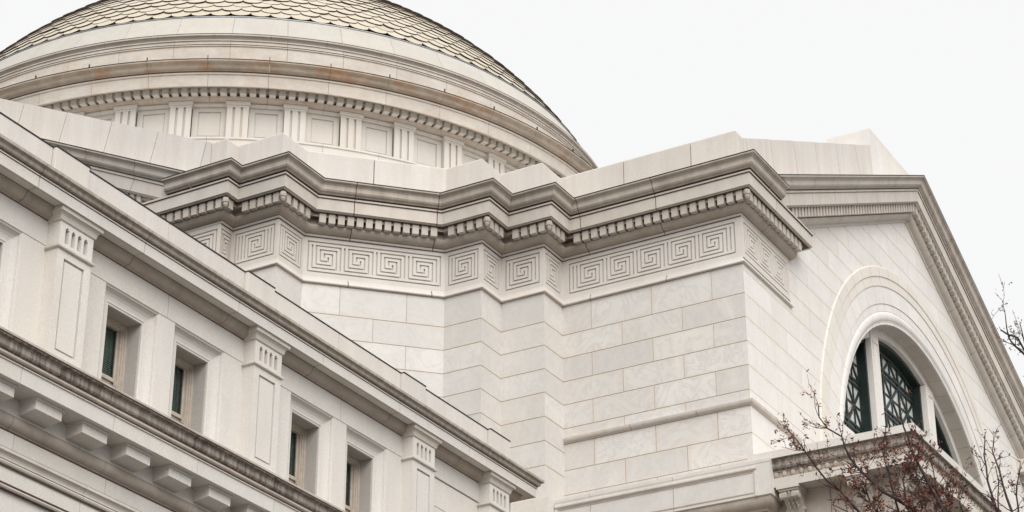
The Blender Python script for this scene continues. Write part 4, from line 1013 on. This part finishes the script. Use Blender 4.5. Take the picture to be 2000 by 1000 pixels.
def limb1(pix, r, dens, wob=0.35):
    n = len(pix); o = random.uniform(-wob, wob); o2 = random.uniform(-wob, wob)
    return ([pt(x, y, D1 + o + (o2 - o) * i / max(1, n - 1)) for i, (x, y) in enumerate(pix)], r, dens)
fork1 = pt(1830, 1330, D1)
L1 = [limb1([(1830, 1330), (1850, 1120), (1843, 1000), (1816, 945), (1785, 890), (1766, 835), (1760, 812)], 0.060, 1.6),
      limb1([(1830, 1330), (1815, 1080), (1783, 994), (1725, 961), (1686, 926), (1662, 895), (1642, 854), (1615, 835), (1601, 813), (1598, 790)], 0.050, 1.5),
      limb1([(1815, 1200), (1740, 1060), (1681, 1000), (1642, 959), (1615, 937), (1593, 912), (1574, 882), (1552, 854)], 0.045, 1.3),
      limb1([(1820, 1180), (1775, 1060), (1755, 1000), (1741, 950), (1728, 898), (1722, 870)], 0.036, 1.5),
      limb1([(1835, 1200), (1832, 1040), (1829, 978), (1824, 923), (1818, 895)], 0.036, 1.2),
      limb1([(1830, 1150), (1812, 1040), (1797, 975), (1790, 920), (1797, 880)], 0.034, 1.5),
      limb1([(1810, 1150), (1740, 1080), (1690, 1030), (1655, 1000), (1625, 985)], 0.034, 1.1),
      limb1([(1840, 1150), (1870, 1060), (1880, 1000), (1872, 965)], 0.034, 1.1),
      limb1([(1800, 1120), (1730, 1020), (1700, 985), (1690, 950), (1694, 915)], 0.028, 1.4),
      limb1([(1830, 1100), (1800, 1030), (1770, 990), (1765, 940), (1775, 905)], 0.028, 1.6),
      limb1([(1840, 1100), (1848, 1030), (1856, 985), (1850, 950)], 0.026, 1.3)]
build_tree('russet_tree', 'russet-leaved tree whose dense brown twigs cover the portico cornice corner', (fork1[0], fork1[1], 0), fork1, L1, 0.17, 'leaf', 3600, 0.034, 30, 0.75, 0.72)
D2 = 27.0
def limb2(pix, r, dens, wob=0.35):
    n = len(pix); o = random.uniform(-wob, wob); o2 = random.uniform(-wob, wob)
    return ([pt(x, y, D2 + o + (o2 - o) * i / max(1, n - 1)) for i, (x, y) in enumerate(pix)], r, dens)
fork2 = pt(2040, 1320, D2)
L2 = [limb2([(2040, 1320), (1990, 1080), (1974, 1000), (1960, 950), (1950, 920), (1938, 880)], 0.045, 1.0),
      limb2([(2030, 1260), (1970, 1080), (1950, 1010), (1928, 940), (1922, 890), (1924, 846)], 0.036, 0.8),
      limb2([(2030, 1240), (1975, 1060), (1951, 1000), (1949, 940), (1944, 910)], 0.030, 0.9),
      limb2([(2040, 1260), (2010, 1080), (1990, 1010), (1985, 950), (1993, 905)], 0.034, 1.0),
      limb2([(2040, 1320), (2075, 1050), (2060, 800), (2020, 705), (2000, 680), (1986, 662), (1972, 654), (1954, 644)], 0.055, 0.45),
      limb2([(2062, 850), (2025, 760), (2000, 665), (1994, 645), (1992, 630)], 0.026, 0.5),
      limb2([(2030, 720), (1998, 690), (1984, 676), (1972, 662), (1966, 640), (1962, 612), (1960, 598)], 0.018, 0.5)]
build_tree('budding_tree', 'thin budding tree with sparse purple-brown twigs at the right edge', (fork2[0], fork2[1], 0), fork2, L2, 0.16, 'bud', 650, 0.026, 22, 0.7, 0.6)
